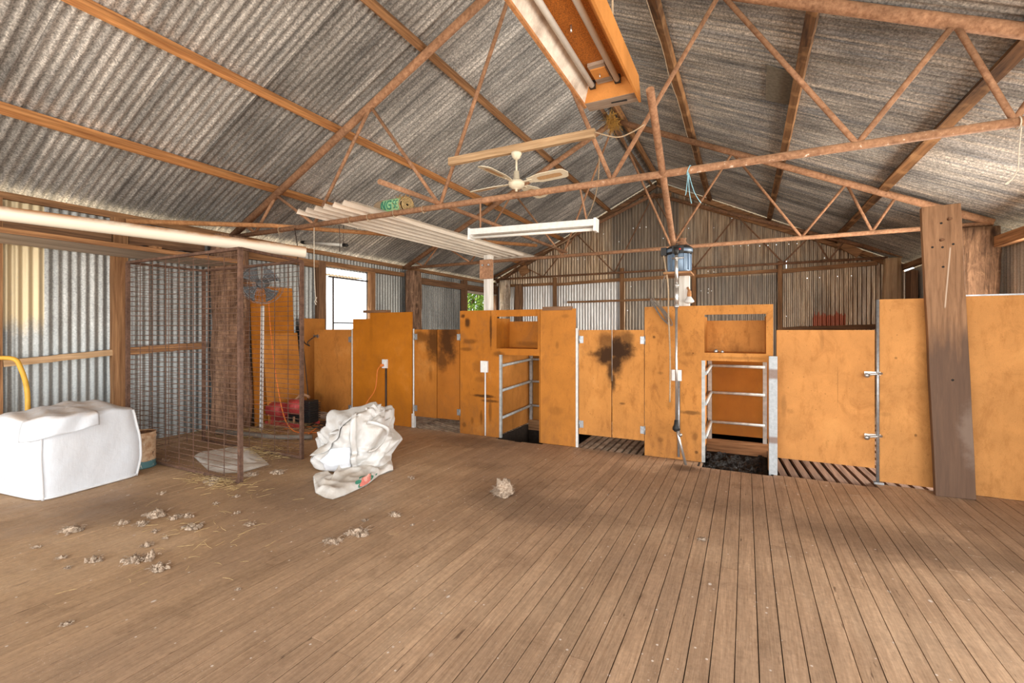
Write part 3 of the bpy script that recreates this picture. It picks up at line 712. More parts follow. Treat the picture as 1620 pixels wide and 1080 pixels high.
one(MB().tube(smoothpts([(pB.x-.02, YP-.085, pB.z-.02), (pB.x-.08, y_, pB.z-.1), (pB.x-.10, y_-.02, pB.z-.35), (pB.x-.2, y_-.05, .35), (pB.x-.38, y_-.15, .06), (pB.x-.7, y_-.35, .012), (-5.4, 4.3, .012), (-5.55, 4.15, .012)]), .006, 6), 'extension_cord', M['orange_cord'], 'thin orange cord hanging from the plug on the stepped panel down behind the crumpled bag', 'cord')
one(MB().tube([(-4.09, YP, 0), (-4.09, YP, .17), (-4.09, YP, 1.36)], .012, 8).box((-4.112, YP-.02, 0), (-4.068, YP+.02, .19)), 'steel_post', M['white_paint'], 'white steel post between the stepped panel and the narrow smudged double doors', 'post')
# C doors
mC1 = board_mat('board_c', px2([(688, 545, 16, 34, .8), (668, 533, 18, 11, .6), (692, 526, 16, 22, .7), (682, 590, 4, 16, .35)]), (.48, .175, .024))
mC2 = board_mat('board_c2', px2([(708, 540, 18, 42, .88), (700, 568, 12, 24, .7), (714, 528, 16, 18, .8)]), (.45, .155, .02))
door('pen_door', -4.07, -3.698, .16, 1.35, mC1, 'left leaf of the narrow double pen doors left of the open chute, smudged dark at top', [(-4.045, 1.25, 1), (-4.045, .27, 1)])
door('pen_door', -3.686, -3.335, .165, 1.35, mC2, 'right leaf of the narrow double pen doors left of the open chute, dark smear at top', [(-3.345, 1.25, -1), (-3.345, .27, -1)])
# D niche panel
mD = board_mat('board_d', px2([(740, 510, 5, 10, .85), (733, 500, 4, 4, .8), (745, 540, 16, 5, .5), (738, 552, 12, 4, .5), (777, 520, 2.2, 34, .8), (765, 626, 22, 3, .85), (775, 634, 16, 2.5, .7), (757, 580, 12, 14, .25), (762, 660, 3, 12, .6), (735, 672, 4, 5, .4), (748, 665, 3, 8, .4), (760, 600, 10, 6, .3),
    (790, 560, 12, 5, .5), (818, 545, 30, 5, .35), (850, 520, 4, 30, .35), (776, 650, 3, 25, .45)]), (.51, .18, .02), 1.5)
def niche_panel(x0, x1, nx0, nx1, nz0, nz1, oz, ox0, ox1, mat, label, ztop=1.592, xr=None):
    t = thing('niche_panel', ((x0+x1)/2, YP, 0), label, 'panel')
    a, b = YP-TH/2, YP+TH/2; m = MB()
    m.box((x0, a, 0), (ox0, b, oz)).box((x0, a, oz), (nx0, b, ztop)).box((nx0, a, nz1), (nx1, b, ztop)).box((nx1, a, oz), (x1, b, ztop)).box((nx0, a, oz), (nx1, b, nz0))
    if ox1 < x1-.004: m.box((ox1, a, 0), (x1, b, oz))
    m.build('front_board', mat, t)
    c, d = YP+TH/2, YP+.36
    MB().box((nx0, d-.015, nz0), (nx1, d, nz1-.055)).build('niche_back', mat, t)
    MB().box((nx0-.012, c, nz0-.02), (nx0, d, nz1-.02)).build('niche_side', mat, t); MB().box((nx1, c, nz0-.02), (nx1+.012, d, nz1-.02)).build('niche_side', mat, t)
    MB().box((nx0, c, nz0-.018), (nx1, d, nz0)).build('niche_shelf', mat, t)
    return t
tD = niche_panel(-3.325, -2.192, -2.782, -2.221, 1.115, 1.51, 1.035, -2.745, -2.2, mD, 'dirty orange niche panel above the left open chute, with dark scuff lines')
pD = W(768, 579.5, Y=YP); powerpoint(pD.x, pD.z, 'white power point left of the left chute opening, with a thin white conduit below', conduit=.01, w=.10, h=.145, off=.01)
# E narrow panel
one(MB().box((-2.186, YP-.011, 0), (-1.745, YP+.009, 1.592)), 'narrow_panel', board_mat('board_e', px2([(882, 545, 3, 8, .3), (895, 500, 8, 4, .25), (880, 650, 14, 8, .2)]), (.58, .225, .035), .9), 'tall narrow orange panel right of the left chute opening', 'panel')
one(MB().box((-2.15, YP-.03, 1.575), (-1.79, YP+.03, 1.618)), 'dark_board', M['dark_x'], 'dark timber strip along the top of the tall narrow orange panel', 'timber')
one(MB().box((-1.742, YP-.014, 0), (-1.716, YP+.014, 1.365)), 'steel_post', M['white_paint'], 'white steel post right of the tall narrow orange panel', 'post')
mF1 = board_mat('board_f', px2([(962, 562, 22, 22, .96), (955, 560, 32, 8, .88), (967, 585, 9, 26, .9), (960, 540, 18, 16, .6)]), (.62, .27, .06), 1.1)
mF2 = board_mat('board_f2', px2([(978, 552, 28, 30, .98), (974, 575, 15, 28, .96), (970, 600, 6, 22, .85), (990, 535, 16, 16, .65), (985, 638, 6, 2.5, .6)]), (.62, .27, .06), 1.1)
door('pen_door', -1.706, -1.330, .155, 1.345, mF1, 'left leaf of the middle double pen doors, black handprint smear at its right edge', [(-1.675, 1.235, 1), (-1.675, .27, 1)])
door('pen_door', -1.320, -.975, .155, 1.345, mF2, 'right leaf of the middle double pen doors, big black smudge spreading from its left edge', [(-.99, 1.235, -1), (-.99, .27, -1)])
# G niche panel
mG = board_mat('board_g', px2([(1035, 533, 3, 3, .7), (1045, 590, 6, 3, .3), (1092, 652, 20, 4, .6), (1092, 560, 14, 4, .25), (1100, 690, 5, 8, .3), (1045, 695, 7, 6, .4), (1102, 715, 3, 3, .7), (1060, 640, 6, 10, .25), (1165, 566, 50, 3, .3), (1060, 505, 10, 10, .2)]), (.61, .26, .055), 1.5)
tG = niche_panel(-.969, .233, -.375, .174, 1.115, 1.50, 1.035, -.402, .19, mG, 'orange niche panel above the right open chute, behind the shearing machine')
MB().lathe([(0, 0), (.02, .002), (.022, .02), (.012, .035), (0, .036)], (-.27, YP+.03, 1.115), 12).lathe([(0, 0), (.016, .002), (.018, .014), (0, .03)], (-.21, YP+.03, 1.115), 12).build('loose_hardware', M['steel'], tG)
pG = W(1071, 593, Y=YP); powerpoint(pG.x, pG.z, 'white power point behind the hanging shearing tube on the right niche panel', conduit=.03, cmat='zinc', w=.10, h=.115, off=.02)
# H wide door
mH = board_mat('board_h', px2([(1300, 540, 4, 18, .22), (1240, 640, 5, 22, .25), (1325, 610, 1.2, 40, .25), (1250, 650, 8, 5, .2)]), (.66, .30, .08), .8)
t = door('pen_door', .262, 1.012, .13, 1.345, mH, 'wide plain orange pen door right of the right chute, closed with two latches')
for zz in (W(1380, 590, Y=YP).z, W(1380, 688, Y=YP).z):
    l = MB().box((.935, YP-.022, zz-.014), (1.05, YP-.009, zz+.014)).tube([(.945, YP-.03, zz-.016), (1.06, YP-.03, zz+.002)], .010, 8).lathe([(0, -.02), (.020, -.018), (.020, .01), (0, .012)], (.95, YP-.03, zz-.018), 12, 'y').build('latch', M['steel'], t)
one(MB().tube([(1.030, YP-.018, 0), (1.030, YP-.018, 1.61)], .0125, 10).box((1.0, YP-.045, 0), (1.07, YP+.0, .018)), 'galvanised_pipe_post', M['zinc'], 'thin galvanised pipe post right of the wide pen door', 'post')
mI = board_mat('board_i', px2([(1470, 600, 3, 10, .2), (1400, 655, 12, 4, .15), (1448, 688, 3, 3, .6), (1417, 566, 3, 2, .5)]), (.68, .32, .088), .7)
one(MB().box((1.045, YP-.009, .02), (1.53, YP+.009, 1.613)), 'wide_panel', mI, 'clean orange panel between the pipe post and the leaning plank', 'panel')
mJ = board_mat('board_j', None, (.68, .32, .088), .7)
one(MB().box((1.532, YP-.009, .0), (2.70, YP+.009, 1.622)), 'wide_panel', mJ, 'clean orange panel right of the leaning plank, cut by the right edge of the view', 'panel')
one(MB().box((1.532, YP-.015, 1.622), (2.70, YP+.015, 1.634)), 'panel_edging', M['zinc'], 'thin metal edging along the top of the far right orange panel', 'edging')
# leaning plank
b0 = W(1478, 777, Z=0); b1 = W(1543, 783, Z=0); yb = 4.93
pb = W(1510, 780, Y=yb); xb = (W(1478, 777, Y=yb).x+W(1543, 783, Y=yb).x)/2; tp = (W(1454, 329, Y=5.035).x+W(1520, 322, Y=5.035).x)/2; tz = W(1487, 326, Y=5.035).z
def plank():
    wd = W(1543, 783, Y=yb).x-W(1478, 777, Y=yb).x
    t = thing('leaning_plank', (xb, yb, 0), 'heavy weathered plank with bolt holes standing against the right orange panels', 'plank')
    m = MB().bar((xb, yb-.0, .0), (tp, 5.03, tz), wd*1.0, .055, up=(0, -1, 0), segs=22, wob=.012, seed=4)
    m.build('plank_board', M['plank'], t, bevel=.004)
    fy = lambda z: 4.93-.0275+.1*z/tz-.0005
    def fp(px, py):
        q = W(px, py, Y=4.98); q = W(px, py, Y=fy(q.z)); return q
    h = MB()
    for (px, py) in [(1489, 353), (1475, 391), (1491, 391), (1508, 386), (1492, 422), (1507, 601)]:
        h.lathe([(0, -.002), (.0085, -.002), (.0085, .004)], fp(px, py), 10, 'y')
    h.build('bolt_hole', M['black'], t)
    for (px, py) in [(1500, 347), (1488, 380)]:
        p = fp(px, py); MB().tube([p, p+Vector((.012, -.022, .004))], .011, 8).build('bolt', M['rust_dark'], t)
plank()
# behind the panels: chute frames
def chute(xl, xr, yf, depth, lab, side_mat, back_mat, zback0, galv=None, hole_y0=4.9):
    y0 = YP+.03; y1 = YP+depth
    t = thing('chute_railing', ((xl+xr)/2, y0, 0), 'white railed steel frame inside the '+lab+' chute opening', 'frame')
    for (x, y) in ((xl, y0-.02), (xl+.015, y1), (xr, y1)):
        MB().box((x-.02, y-.015, 0), (x+.02, y+.015, 1.06)).build('post', M['rail_grey'], t)
    for z in (.28, .62, .93):
        MB().tube([(xl+.022, y0, z-.03), (xl+.028, y1, z)], .018, 8).build('side_rail', M['rail_grey'], t)
        MB().tube([(xl, y1-.03, z), (xr, y1-.03, z)], .016, 8).build('back_rail', M['rail_grey'], t)
    one(MB().box((xl-.03, y0+.01, .03), (xl-.018, y1+.02, 1.08)), 'chute_side_board', side_mat, 'orange side board lining the left wall of the '+lab+' chute opening', 'panel')
    one(MB().box((xl-.01, y1+.022, zback0), (xr+.03, y1+.036, 1.08)), 'chute_back_board', back_mat, 'orange board behind the rails at the back of the '+lab+' chute opening', 'panel')
    one(MB().box((xl-.02, y1-.02, -.07), (xr+.03, y1+.02, .075)), 'chute_sill', M['wood_x'], 'brown timber sill across the back of the '+lab+' chute hole', 'timber')
    # pit lining below the floor, its near-black colour standing in for the hole's shade
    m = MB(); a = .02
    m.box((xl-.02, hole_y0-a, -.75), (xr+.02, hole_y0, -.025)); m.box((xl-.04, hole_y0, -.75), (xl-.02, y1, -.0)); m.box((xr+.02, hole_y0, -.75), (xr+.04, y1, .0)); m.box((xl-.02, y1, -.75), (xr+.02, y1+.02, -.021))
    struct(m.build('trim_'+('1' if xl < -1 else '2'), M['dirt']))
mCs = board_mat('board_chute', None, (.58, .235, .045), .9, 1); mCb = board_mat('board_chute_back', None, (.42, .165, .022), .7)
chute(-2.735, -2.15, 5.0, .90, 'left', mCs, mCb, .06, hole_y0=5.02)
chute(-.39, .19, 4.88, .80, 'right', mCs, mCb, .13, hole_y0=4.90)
one(MB().box((.193, 4.93, -.02), (.262, 5.0, 1.10)), 'galvanised_post', M['galv_post'], 'square flaking galvanised post at the right side of the right chute opening', 'post')
# crinkled plastic in the right pit
mb = MB().grid(lambda u, v: Vector((-.40+u*.60, 4.905+v*.90, -.13+.055*v+.04*noise.noise(Vector((u*6, v*8, 2)))+.03*noise.noise(Vector((u*17, v*20, 5)))+.012*noise.noise(Vector((u*45, v*45, 5))))), 70, 80)
one(mb, 'plastic_sheet', M['black_sheet'], 'crinkled black plastic sheet filling the right chute hole', 'plastic sheet')
# pen dividers (hidden fences between the pens) carry light as in the shed
for x, lab in ((-4.12, 'between the stepped panel and the double doors'), (-2.83, 'left of the left chute'), (-1.76, 'right of the left chute'), (-.44, 'left of the right chute')):
    pass

# posts with motors
pp = W(773, 450, Y=5.16); z1 = W(773, 404, Y=5.16).z
tW = thing('motor_post', (pp.x, 5.16, 0), 'white-painted timber post with a rusty mounting block behind the left niche panel', 'post')
MB().box((pp.x-.045, 5.115, 0), (pp.x+.045, 5.205, z1)).build('post', M['paint_wood'], tW)
za, zb_ = W(769, 411, Y=5.1).z, W(769, 441, Y=5.1).z; xa, xb2 = W(760, 420, Y=5.09).x, W(779, 420, Y=5.09).x
MB().box((xa, 5.07, zb_), (xb2, 5.114, za)).build('mounting_block', M['rust'], tW)
for q in (-.04, .05): MB().tube([((xa+xb2)/2+q, 5.07, (za+zb_)/2+.05), ((xa+xb2)/2+q, 5.05, (za+zb_)/2+.05)], .012, 8).build('bolt', M['zinc'], tW)
pm = W(1083, 450, Y=5.16)
tW2 = thing('motor_post', (pm.x, 5.16, 0), 'white timber post under the shearing motor behind the right niche panel', 'post')
zpl = W(1080, 433, Y=5.1).z
MB().box((pm.x-.05, 5.115, 0), (pm.x+.05, 5.205, zpl-.02)).build('post', M['paint_wood'], tW2)
MB().box((pm.x-.17, 4.86, zpl-.02), (pm.x+.09, 5.21, zpl)).build('motor_shelf', M['wood_x'], tW2)

# shearing machine
mx = W(1075, 405, Y=5.0).x; mz0 = zpl
tM = thing('shearing_machine', (mx, 5.0, mz0), 'blue-grey electric shearing motor with a long steel drive tube hanging to the floor', 'shearing machine')
zt = W(1075, 392, Y=5.0).z
ZM = zt-mz0
MB().lathe([(0, 0), (.09, 0), (.105, .015), (.105, ZM*.75), (.10, ZM*.8), (0, ZM*.8)], (mx, 5.0, mz0), 28).build('motor_body', M['motor_blue'], tM)
fin = MB()
for k in range(12):
    a = 2*math.pi*k/12; fin.bar((mx+.107*math.cos(a), 5+.107*math.sin(a), mz0+.02), (mx+.107*math.cos(a), 5+.107*math.sin(a), mz0+ZM*.72), .008, .02, up=(math.cos(a), math.sin(a), 0))
fin.build('cooling_fins', M['motor_blue'], tM)
MB().lathe([(.105, ZM*.72), (.125, ZM*.76), (.125, ZM*.98), (.10, ZM*1.05), (.03, ZM*1.06), (0, ZM*1.06)], (mx, 5.0, mz0), 28).build('motor_cap', M['black'], tM)
MB().lathe([(.126, ZM*.80), (.128, ZM*.80), (.128, ZM*.93), (.126, ZM*.93)], (mx, 5.0, mz0), 28).build('cap_ring', M['motor_blue'], tM)
MB().box((mx-.03, 4.862, mz0+ZM*.84), (mx+.03, 4.874, mz0+ZM*.90)).build('badge', M['logo_red'], tM)
MB().box((mx-.055, 4.865, mz0+ZM*.72), (mx+.055, 4.90, mz0+ZM*1.0)).build('gear_housing', M['black'], tM)
MB().box((mx-.175, 4.94, mz0+ZM*.70), (mx-.12, 5.0, mz0+ZM*1.02)).build('switch_box', M['black'], tM)
MB().lathe([(0, 0), (.035, 0), (.05, .02), (.03, .06), (.04, .08), (0, .09)], (mx+.03, 5.0, mz0+ZM*1.05), 14).tube([(mx-.08, 4.98, mz0+ZM*1.07), (mx-.05, 4.97, mz0+ZM*1.2), (mx+.04, 4.97, mz0+ZM*1.22), (mx+.09, 4.98, mz0+ZM*1.06)], .010, 8).build('hanger_bracket', M['rust_dark'], tM)
tx = W(1070, 500, Y=4.84).x; ztj = W(1070, 672, Y=4.84).z; zb2 = mz0+ZM*.75
MB().tube([(tx, 4.84, zb2+.05), (tx, 4.84, zb2-.03)], .03, 12, rad=[.028, .018]).build('tube_collar', M['black'], tM)
m = MB().tube([(tx, 4.84, zb2), (tx, 4.84, 1.78)], .0155, 12).tube([(tx, 4.84, 1.80), (tx, 4.84, 1.56)], .019, 12).tube([(tx, 4.84, 1.60), (tx, 4.84, ztj)], .0125, 12)
for z in (1.79, 1.58, 2.06): m.lathe([(.012, -.012), (.024, -.012), (.024, .012), (.012, .012)], (tx, 4.84, z), 12)
m.tube([(tx-.04, 4.83, 2.06), (tx+.07, 4.83, 2.06)], .008, 8)
m.build('drive_tube', M['steel'], tM)
MB().lathe([(.013, .05), (.02, .045), (.024, 0), (.036, -.02), (.038, -.045), (.02, -.065)], (tx, 4.84, ztj), 14).build('elbow_joint', M['black'], tM)
pe = W(1085, 744, Y=4.76)
MB().tube([(tx+.01, 4.83, ztj-.05), (tx+.02, 4.82, ztj-.10), (pe.x, 4.76, .035)], .013, 10).lathe([(0, -.02), (.018, -.015), (.018, .015), (0, .02)], (tx+.04, 4.82, ztj-.09), 10, 'y').build('lower_tube', M['steel'], tM)
xc = W(1057, 450, Y=4.94).x
one(MB().tube(smoothpts([(mx-.15, 4.95, mz0+ZM*.75), (xc, 4.93, 1.8), (xc+.005, 4.93, 1.5), (xc+.015, 4.97, 1.1), (xc+.01, 4.99, .60)]), .008, 8), 'hanging_rope', M['rope'], 'long brown pull cord hanging left of the shearing drive tube', 'cord')
# coil of grey leads on the panel
rn = random.Random(5); cp = W(1052, 490, Y=5.04); m = MB()
for k in range(5):
    pts = []; w_ = .018+.006*k; h_ = .10+.012*k; tl = .55+rn.uniform(-.25, .25)
    for i in range(25):
        q = 2*math.pi*i/24; lx = w_*math.sin(q)*(1+.2*math.cos(q)); lz = -h_*math.cos(q)
        pts.append((cp.x-.05+lx-lz*tl+.004*k, 5.045-.006*k, cp.z-.02+lz))
    m.tube(pts[:-1], .0042, 6, closed=True)
m.tube([(cp.x-.05, 5.03, cp.z+.1), (cp.x-.01, 4.98, cp.z+.3), (cp.x+.02, 4.98, mz0+.0)], .005, 6)
one(m, 'coiled_lead', M['grey_cord'], 'coil of grey leads hung over the top left of the right niche panel', 'cord')
# small light on the post
pl = W(1091, 470, Y=5.1)
t = thing('post_light', (pl.x, 5.1, pl.z), 'small bare light fitting with a milky shade on the white motor post', 'light')
MB().tube([(pl.x-.02, 5.115, pl.z+.10), (pl.x, 5.07, pl.z+.06)], .012, 8).lathe([(0, .07), (.018, .065), (.022, .02), (.018, 0)], (pl.x, 5.07, pl.z), 12).build('lamp_holder', M['rust_bright'], t)
MB().lathe([(.018, .005), (.045, -.035), (.05, -.05), (.03, -.062), (0, -.066)], (pl.x, 5.07, pl.z), 16).build('lamp_shade', M['glass'], t)
# long tilted overhead pipe
A = W(1065, 385, Y=4.97); B = W(1050, 285, Y=4.07); C = A+(B-A)*1.95
one(MB().tube([A+Vector((0, 0, .0)), A.lerp(B, .5), B, C], .028, 12, cap=False).tube([C, C+(A-C).normalized()*.001], .028, 12), 'overhead_pipe', M['rust'], 'long rusty pipe rising from the shearing motor over the near truss', 'pipe')

# ------------------------------------------------------------------ things on and under the trusses
def onchord(px, py, off=0): return W(px, py, Y=4.0+off)
# fan
pa = W(712, 256, Y=3.965); pb_ = W(942, 213, Y=3.965); zz = (pa.z+pb_.z)/2
one(MB().bar((pa.x, 3.95, zz), (pb_.x, 3.95, zz), .045, .075, segs=14, wob=.05, seed=3), 'fan_support_beam', M['pale_x'], 'pale timber beam wired across the near truss above the ceiling fan', 'beam')
fc = W(817, 290, Y=3.95); fz = zz-.0375
tF = thing('ceiling_fan', (fc.x, 3.95, fz), 'cream four-blade ceiling fan with cane-inlaid blades', 'ceiling fan')
MB().lathe([(0, 0), (.05, 0), (.052, -.015), (.035, -.05), (.018, -.065), (0, -.065)], (fc.x, 3.95, fz), 24).build('canopy', M['cream'], tF)
hz0 = W(817, 291, Y=3.95).z
MB().tube([(fc.x, 3.95, fz-.06), (fc.x, 3.95, hz0+.09)], .010, 10).build('down_rod', M['cream'], tF)
MB().lathe([(0, .125), (.025, .12), (.032, .045), (.045, .04), (.075, .02), (.078, .0), (.072, -.022), (.04, -.045), (.012, -.05), (.012, -.07), (0, -.072)], (fc.x, 3.95, hz0), 28).build('motor_housing', M['cream'], tF)
for k, aa in enumerate((0, 90, 180, 270)):
    a = math.radians(-7+aa); ca, sa = math.cos(a), math.sin(a)
    def R2(x, y, z=0): return Vector((fc.x+x*ca-y*sa, 3.95+x*sa+y*ca, hz0+.008+z-y*.22))
    n = 16; out = []; 
    for i in range(n+1):
        s = i/n; x = .13+s*.42; w = (.035+.035*min(1, s*3))*math.sqrt(max(0, 1-max(0, (s-.86)/.14)**2)); out.append((x, w))
    vs = [R2(x, w) for x, w in out]+[R2(x, -w) for x, w in reversed(out)]
    top = [v+Vector((0, 0, .006)) for v in vs]; m = MB(); L = len(vs)
    m.add(vs+top, [tuple(range(L))[::-1], tuple(range(L, 2*L))]+[(i, (i+1) % L, L+(i+1) % L, L+i) for i in range(L)])
    bl = m.build('blade', M['cream'], tF)
    vs = []
    for i in range(24):
        s = 2*math.pi*i/24; vs.append(R2(.36+(.10+.025)*max(-1, min(1, 1.25*math.cos(s))), .030*max(-1, min(1, 1.2*math.sin(s))), -.002))
    MB().add(vs+[v+Vector((0, 0, .001)) for v in vs], [tuple(range(24)), tuple(range(24, 48))]).build('cane_inlay', M['cane'], bl)
    MB().bar(R2(.05, 0), R2(.17, 0), .03, .006).build('blade_arm', M['cream'], tF)
# fluorescent batten under the truss
q0 = W(744, 371, Y=4.0); q1 = W(945, 356, Y=4.0)
tL = thing('fluorescent_batten', (q0+q1)/2, 'white fluorescent batten light hanging under the near truss below the fan', 'light')
d = (q1-q0).normalized()
hh = .075
MB().bar(q0+Vector((0, 0, .02)), q1+Vector((0, 0, .02)), .09, .06).build('light_body', M['white_paint'], tL, bevel=.004)
MB().tube([q0+d*.03+Vector((0, -.0, -.035)), q1-d*.03+Vector((0, 0, -.035))], .014, 10).build('tube', M['tube'], tL)
for q, s in ((q0, 1), (q1, -1)): MB().bar(q+Vector((0, 0, 0)), q+d*.022*s, .1, .115).build('end_cap', M['white_plastic'], tL)
for (cx, cy, dx_) in ((760, 322, 0), (918, 305, .06)):
    a = W(cx, cy, Y=4.0); b = a.copy(); b.x = a.x+dx_
    tgt = q0.lerp(q1, (b.x-q0.x)/(q1.x-q0.x)); MB().tube([(a.x, 4.0, 2.62), (b.x, 4.0, tgt.z+.05)], .009, 6).build('hanging_strap', M['rust'], tL)
# big twin-tube trough near the camera
tz = 3.0
e0 = W(922, 160, Z=tz); e1 = W(1007, 150, Z=tz)
ye = (e0.y+e1.y)/2; xl_, xr_ = e0.x, e1.x; ys = .9; xm = (xl_+xr_)/2
tT = thing('twin_tube_trough_light', (xm, ye-.8, tz), 'large orange wooden twin-tube trough light overhead, closest to the viewer', 'light')
bw = .125; ztp = tz+.085
def slope_side(xo, xi, mat, th=.012):
    s = 1 if xo > xi else -1
    m = MB(); vs = [(xi, ys, ztp), (xo, ys, tz), (xo, ye+.02, tz), (xi, ye-.02, ztp)]; ou = [(x+s*th, y, z+th*.6) for x, y, z in vs]
    m.add(vs+ou, [(0, 1, 2, 3), (7, 6, 5, 4), (0, 4, 5, 1), (1, 5, 6, 2), (2, 6, 7, 3), (3, 7, 4, 0)]); return m
slope_side(xl_, xm-bw, M['reflector']).build('side_reflector', M['reflector'], tT)
slope_side(xr_, xm+bw, M['reflector']).build('side_reflector', M['trough_orange'], tT)
MB().bar((xl_-.008, ys, tz-.002), (xl_-.008, ye+.04, tz-.002), .02, .03).build('rim', M['rust_bright'], tT)
m = MB(); m.add([(xr_+.005, ys, tz-.03), (xr_+.02, ys, tz-.03), (xr_+.02, ye+.10, tz-.03), (xr_+.005, ye+.10, tz-.03), (xr_+.005, ys, tz+.12), (xr_+.02, ys, tz+.12), (xr_+.02, ye+.02, tz+.12), (xr_+.005, ye+.02, tz+.12)],
    [(3, 2, 1, 0), (4, 5, 6, 7), (0, 1, 5, 4), (1, 2, 6, 5), (2, 3, 7, 6), (3, 0, 4, 7)]).build('side_board', M['trough_orange'], tT)
MB().box((xm-bw-.01, ys, ztp), (xm+bw+.01, ye-.02, ztp+.02)).build('base_board', M['trough_spatter'], tT)
MB().add([(xl_, ye, tz), (xr_, ye, tz), (xm+bw, ye-.08, ztp), (xm-bw, ye-.08, ztp), (xl_, ye+.02, tz), (xr_, ye+.02, tz), (xm+bw, ye-.06, ztp+.01), (xm-bw, ye-.06, ztp+.01)], [(0, 1, 2, 3), (7, 6, 5, 4), (0, 4, 5, 1), (2, 6, 7, 3)]).build('end_reflector', M['trough_orange'], tT)
MB().add([(xl_, ye+.002, tz-.004), (xr_, ye+.002, tz-.004), (xr_, ye+.13, tz-.004), (xl_, ye+.13, tz-.004), (xl_, ye+.002, tz+.1), (xr_, ye+.002, tz+.1), (xr_, ye+.13, tz+.1), (xl_, ye+.13, tz+.1)],
    [(3, 2, 1, 0), (4, 5, 6, 7), (0, 1, 5, 4), (1, 2, 6, 5), (2, 3, 7, 6), (3, 0, 4, 7)]).build('end_block', M['endwood'], tT)
MB().box((xm+.0, ye+.06, tz-.010), (xm+.11, ye+.068, tz-.003)).tube([(xm, ye+.06, tz-.008), (xm+.11, ye+.075, tz-.008)], .004, 6).build('slot_handle', M['black'], tT)
MB().box((xm-.055, ye-.34, ztp-.022), (xm+.055, ye-.10, ztp)).build('terminal_cover', M['endwood'], tT)
MB().box((xm-.05, ye-.30, ztp-.030), (xm+.05, ye-.18, ztp-.020)).build('terminal_plate', M['trough_orange'], tT)
for s in (-1, 1):
    x = xm+s*.088
    MB().tube([(x, ys, ztp-.035), (x, ye-.13, ztp-.035)], .019, 14).build('tube', M['tube'], tT)
    MB().box((x-.02, ye-.13, ztp-.05), (x+.02, ye-.10, ztp)).build('tube_holder', M['black'], tT)
MB().tube([(xm-.02, ye-.75, ztp), (xm-.02, ye-.75, ztp-.04)], .006, 6).tube([(xm, ye-.24, ztp-.02), (xm, ye-.24, ztp-.055)], .004, 6).build('screw', M['steel'], tT)
zc = zr(xm+.22)-.02
m = MB(); x_, y_0 = xr_-.03, ye-.50
m.tube([(x_, y_0, tz+.08), (x_, y_0, zr(x_)-.0)], .007, 6)
m.build('hanging_rope', M['rope'], tT)
MB().tube([(xl_+.05, y_0, tz+.08), (xl_+.05, y_0, zr(xl_)-.0)], .007, 6).build('hanging_rope', M['rope'], tT)
# pipes lying on the bottom chords
one(MB().tube([(-6.33, 2.72, 2.59), (-5.58, 4.0, 2.72), (-3.38, 7.65, 2.87)], .030, 12), 'loose_pipe', M['rust_bright'], 'long orange-rusted pipe lying across the trusses beside the left wall', 'pipe')
one(MB().tube([W(600, 287, Y=3.15), W(694, 321, Y=4.0)+Vector((0, 0, .0)), W(896, 399, Y=7.65)], .024, 12), 'loose_pipe', M['rust'], 'thinner rusty pipe lying on the trusses right of the stacked iron', 'pipe')
q = W(789, 388, Y=7.2); q2 = W(850, 390, Y=7.6)
# stacked corrugated iron on the trusses
def sheet(z, dx, dy, lab, shade):
    O = Vector((-4.62+dx, 3.62+dy, z)); far = Vector((-4.42+dx*.6, 8.05+dy, z+.02)); Vd = (far-O).normalized(); U = Vector((Vd.y, -Vd.x, 0)).normalized()
    m = MB(); per = 8; pit = .152; amp = .022; n = 44; L = (far-O).length; vs = []; fs = []
    def prof(i):
        s = (i % per)/per; return .05*(s/.25) if s <= .25 else .05*(1-(s-.25)/.75)
    for i in range(n+1):
        for j in (0, 1): vs.append(O+U*(i*pit/per)+Vd*(L*j)+Vector((0, 0, prof(i))))
    fs = [(2*i, 2*i+2, 2*i+3, 2*i+1) for i in range(n)]
    one(m.add(vs, fs), 'roofing_sheet', M['corr_stack'], lab, 'roofing sheet', 'loose iron sheets on the trusses', solid=.002)
sheet(2.685, 0, 0, 'lower of the ribbed pale iron sheets lying across the trusses', True)
sheet(2.700, 0, .10, 'upper of the ribbed pale iron sheets lying across the trusses', True)
# hessian roll with green printed label
r0 = W(644, 324, Y=4.12); r1 = Vector((r0.x-.72, 4.42, r0.z+.015)); r0.z = 2.765; r1.z = 2.87
tR = thing('hessian_roll', (r0+r1)/2, 'roll of brown hessian with a green printed label lying on the near truss', 'roll')
dd = (r1-r0).normalized()
def ringpt(c, r, a, n_=Vector((0, 0, 1))):
    s = dd.cross(n_).normalized(); u = s.cross(dd); return c+s*(math.cos(a)*r)+u*(math.sin(a)*r)
m = MB(); m.grid(lambda u, v: ringpt(r0.lerp(r1, v), .085*(1+.06*noise.noise(Vector((u*6, v*5, 1))))*(1 if v < .9 else 1-(v-.9)*3), 2*math.pi*u), 30, 14); m.build('hessian', M['rope'], tR)
m = MB(); pts = []
for i in range(90):
    a = i/90*2*math.pi*4.5; pts.append(ringpt(r0-dd*.004, .012+.068*i/90, a))
m.tube(pts, .006, 6); m.build('rolled_end', M['straw'], tR)
m = MB()
for i in range(160):
    a = rn.random()*6.28; c = ringpt(r0.lerp(r1, rn.random()*.25-.02), .085, a); m.tube([c, c+Vector((rn.uniform(-.04, .04), rn.uniform(-.04, .04), rn.uniform(-.03, .045)))], .0016, 4)
tag(m.build('loose_fibre', M['nest'], tR), kind='stuff')
lab0 = lambda u, v, rr=.0885: ringpt(r0.lerp(r1, .06+.5*v), rr, math.pi*(.78+.62*u)+0)
M['green_label'] = plain('pale_green_label', (.36, .66, .36), .6, 0, .06)
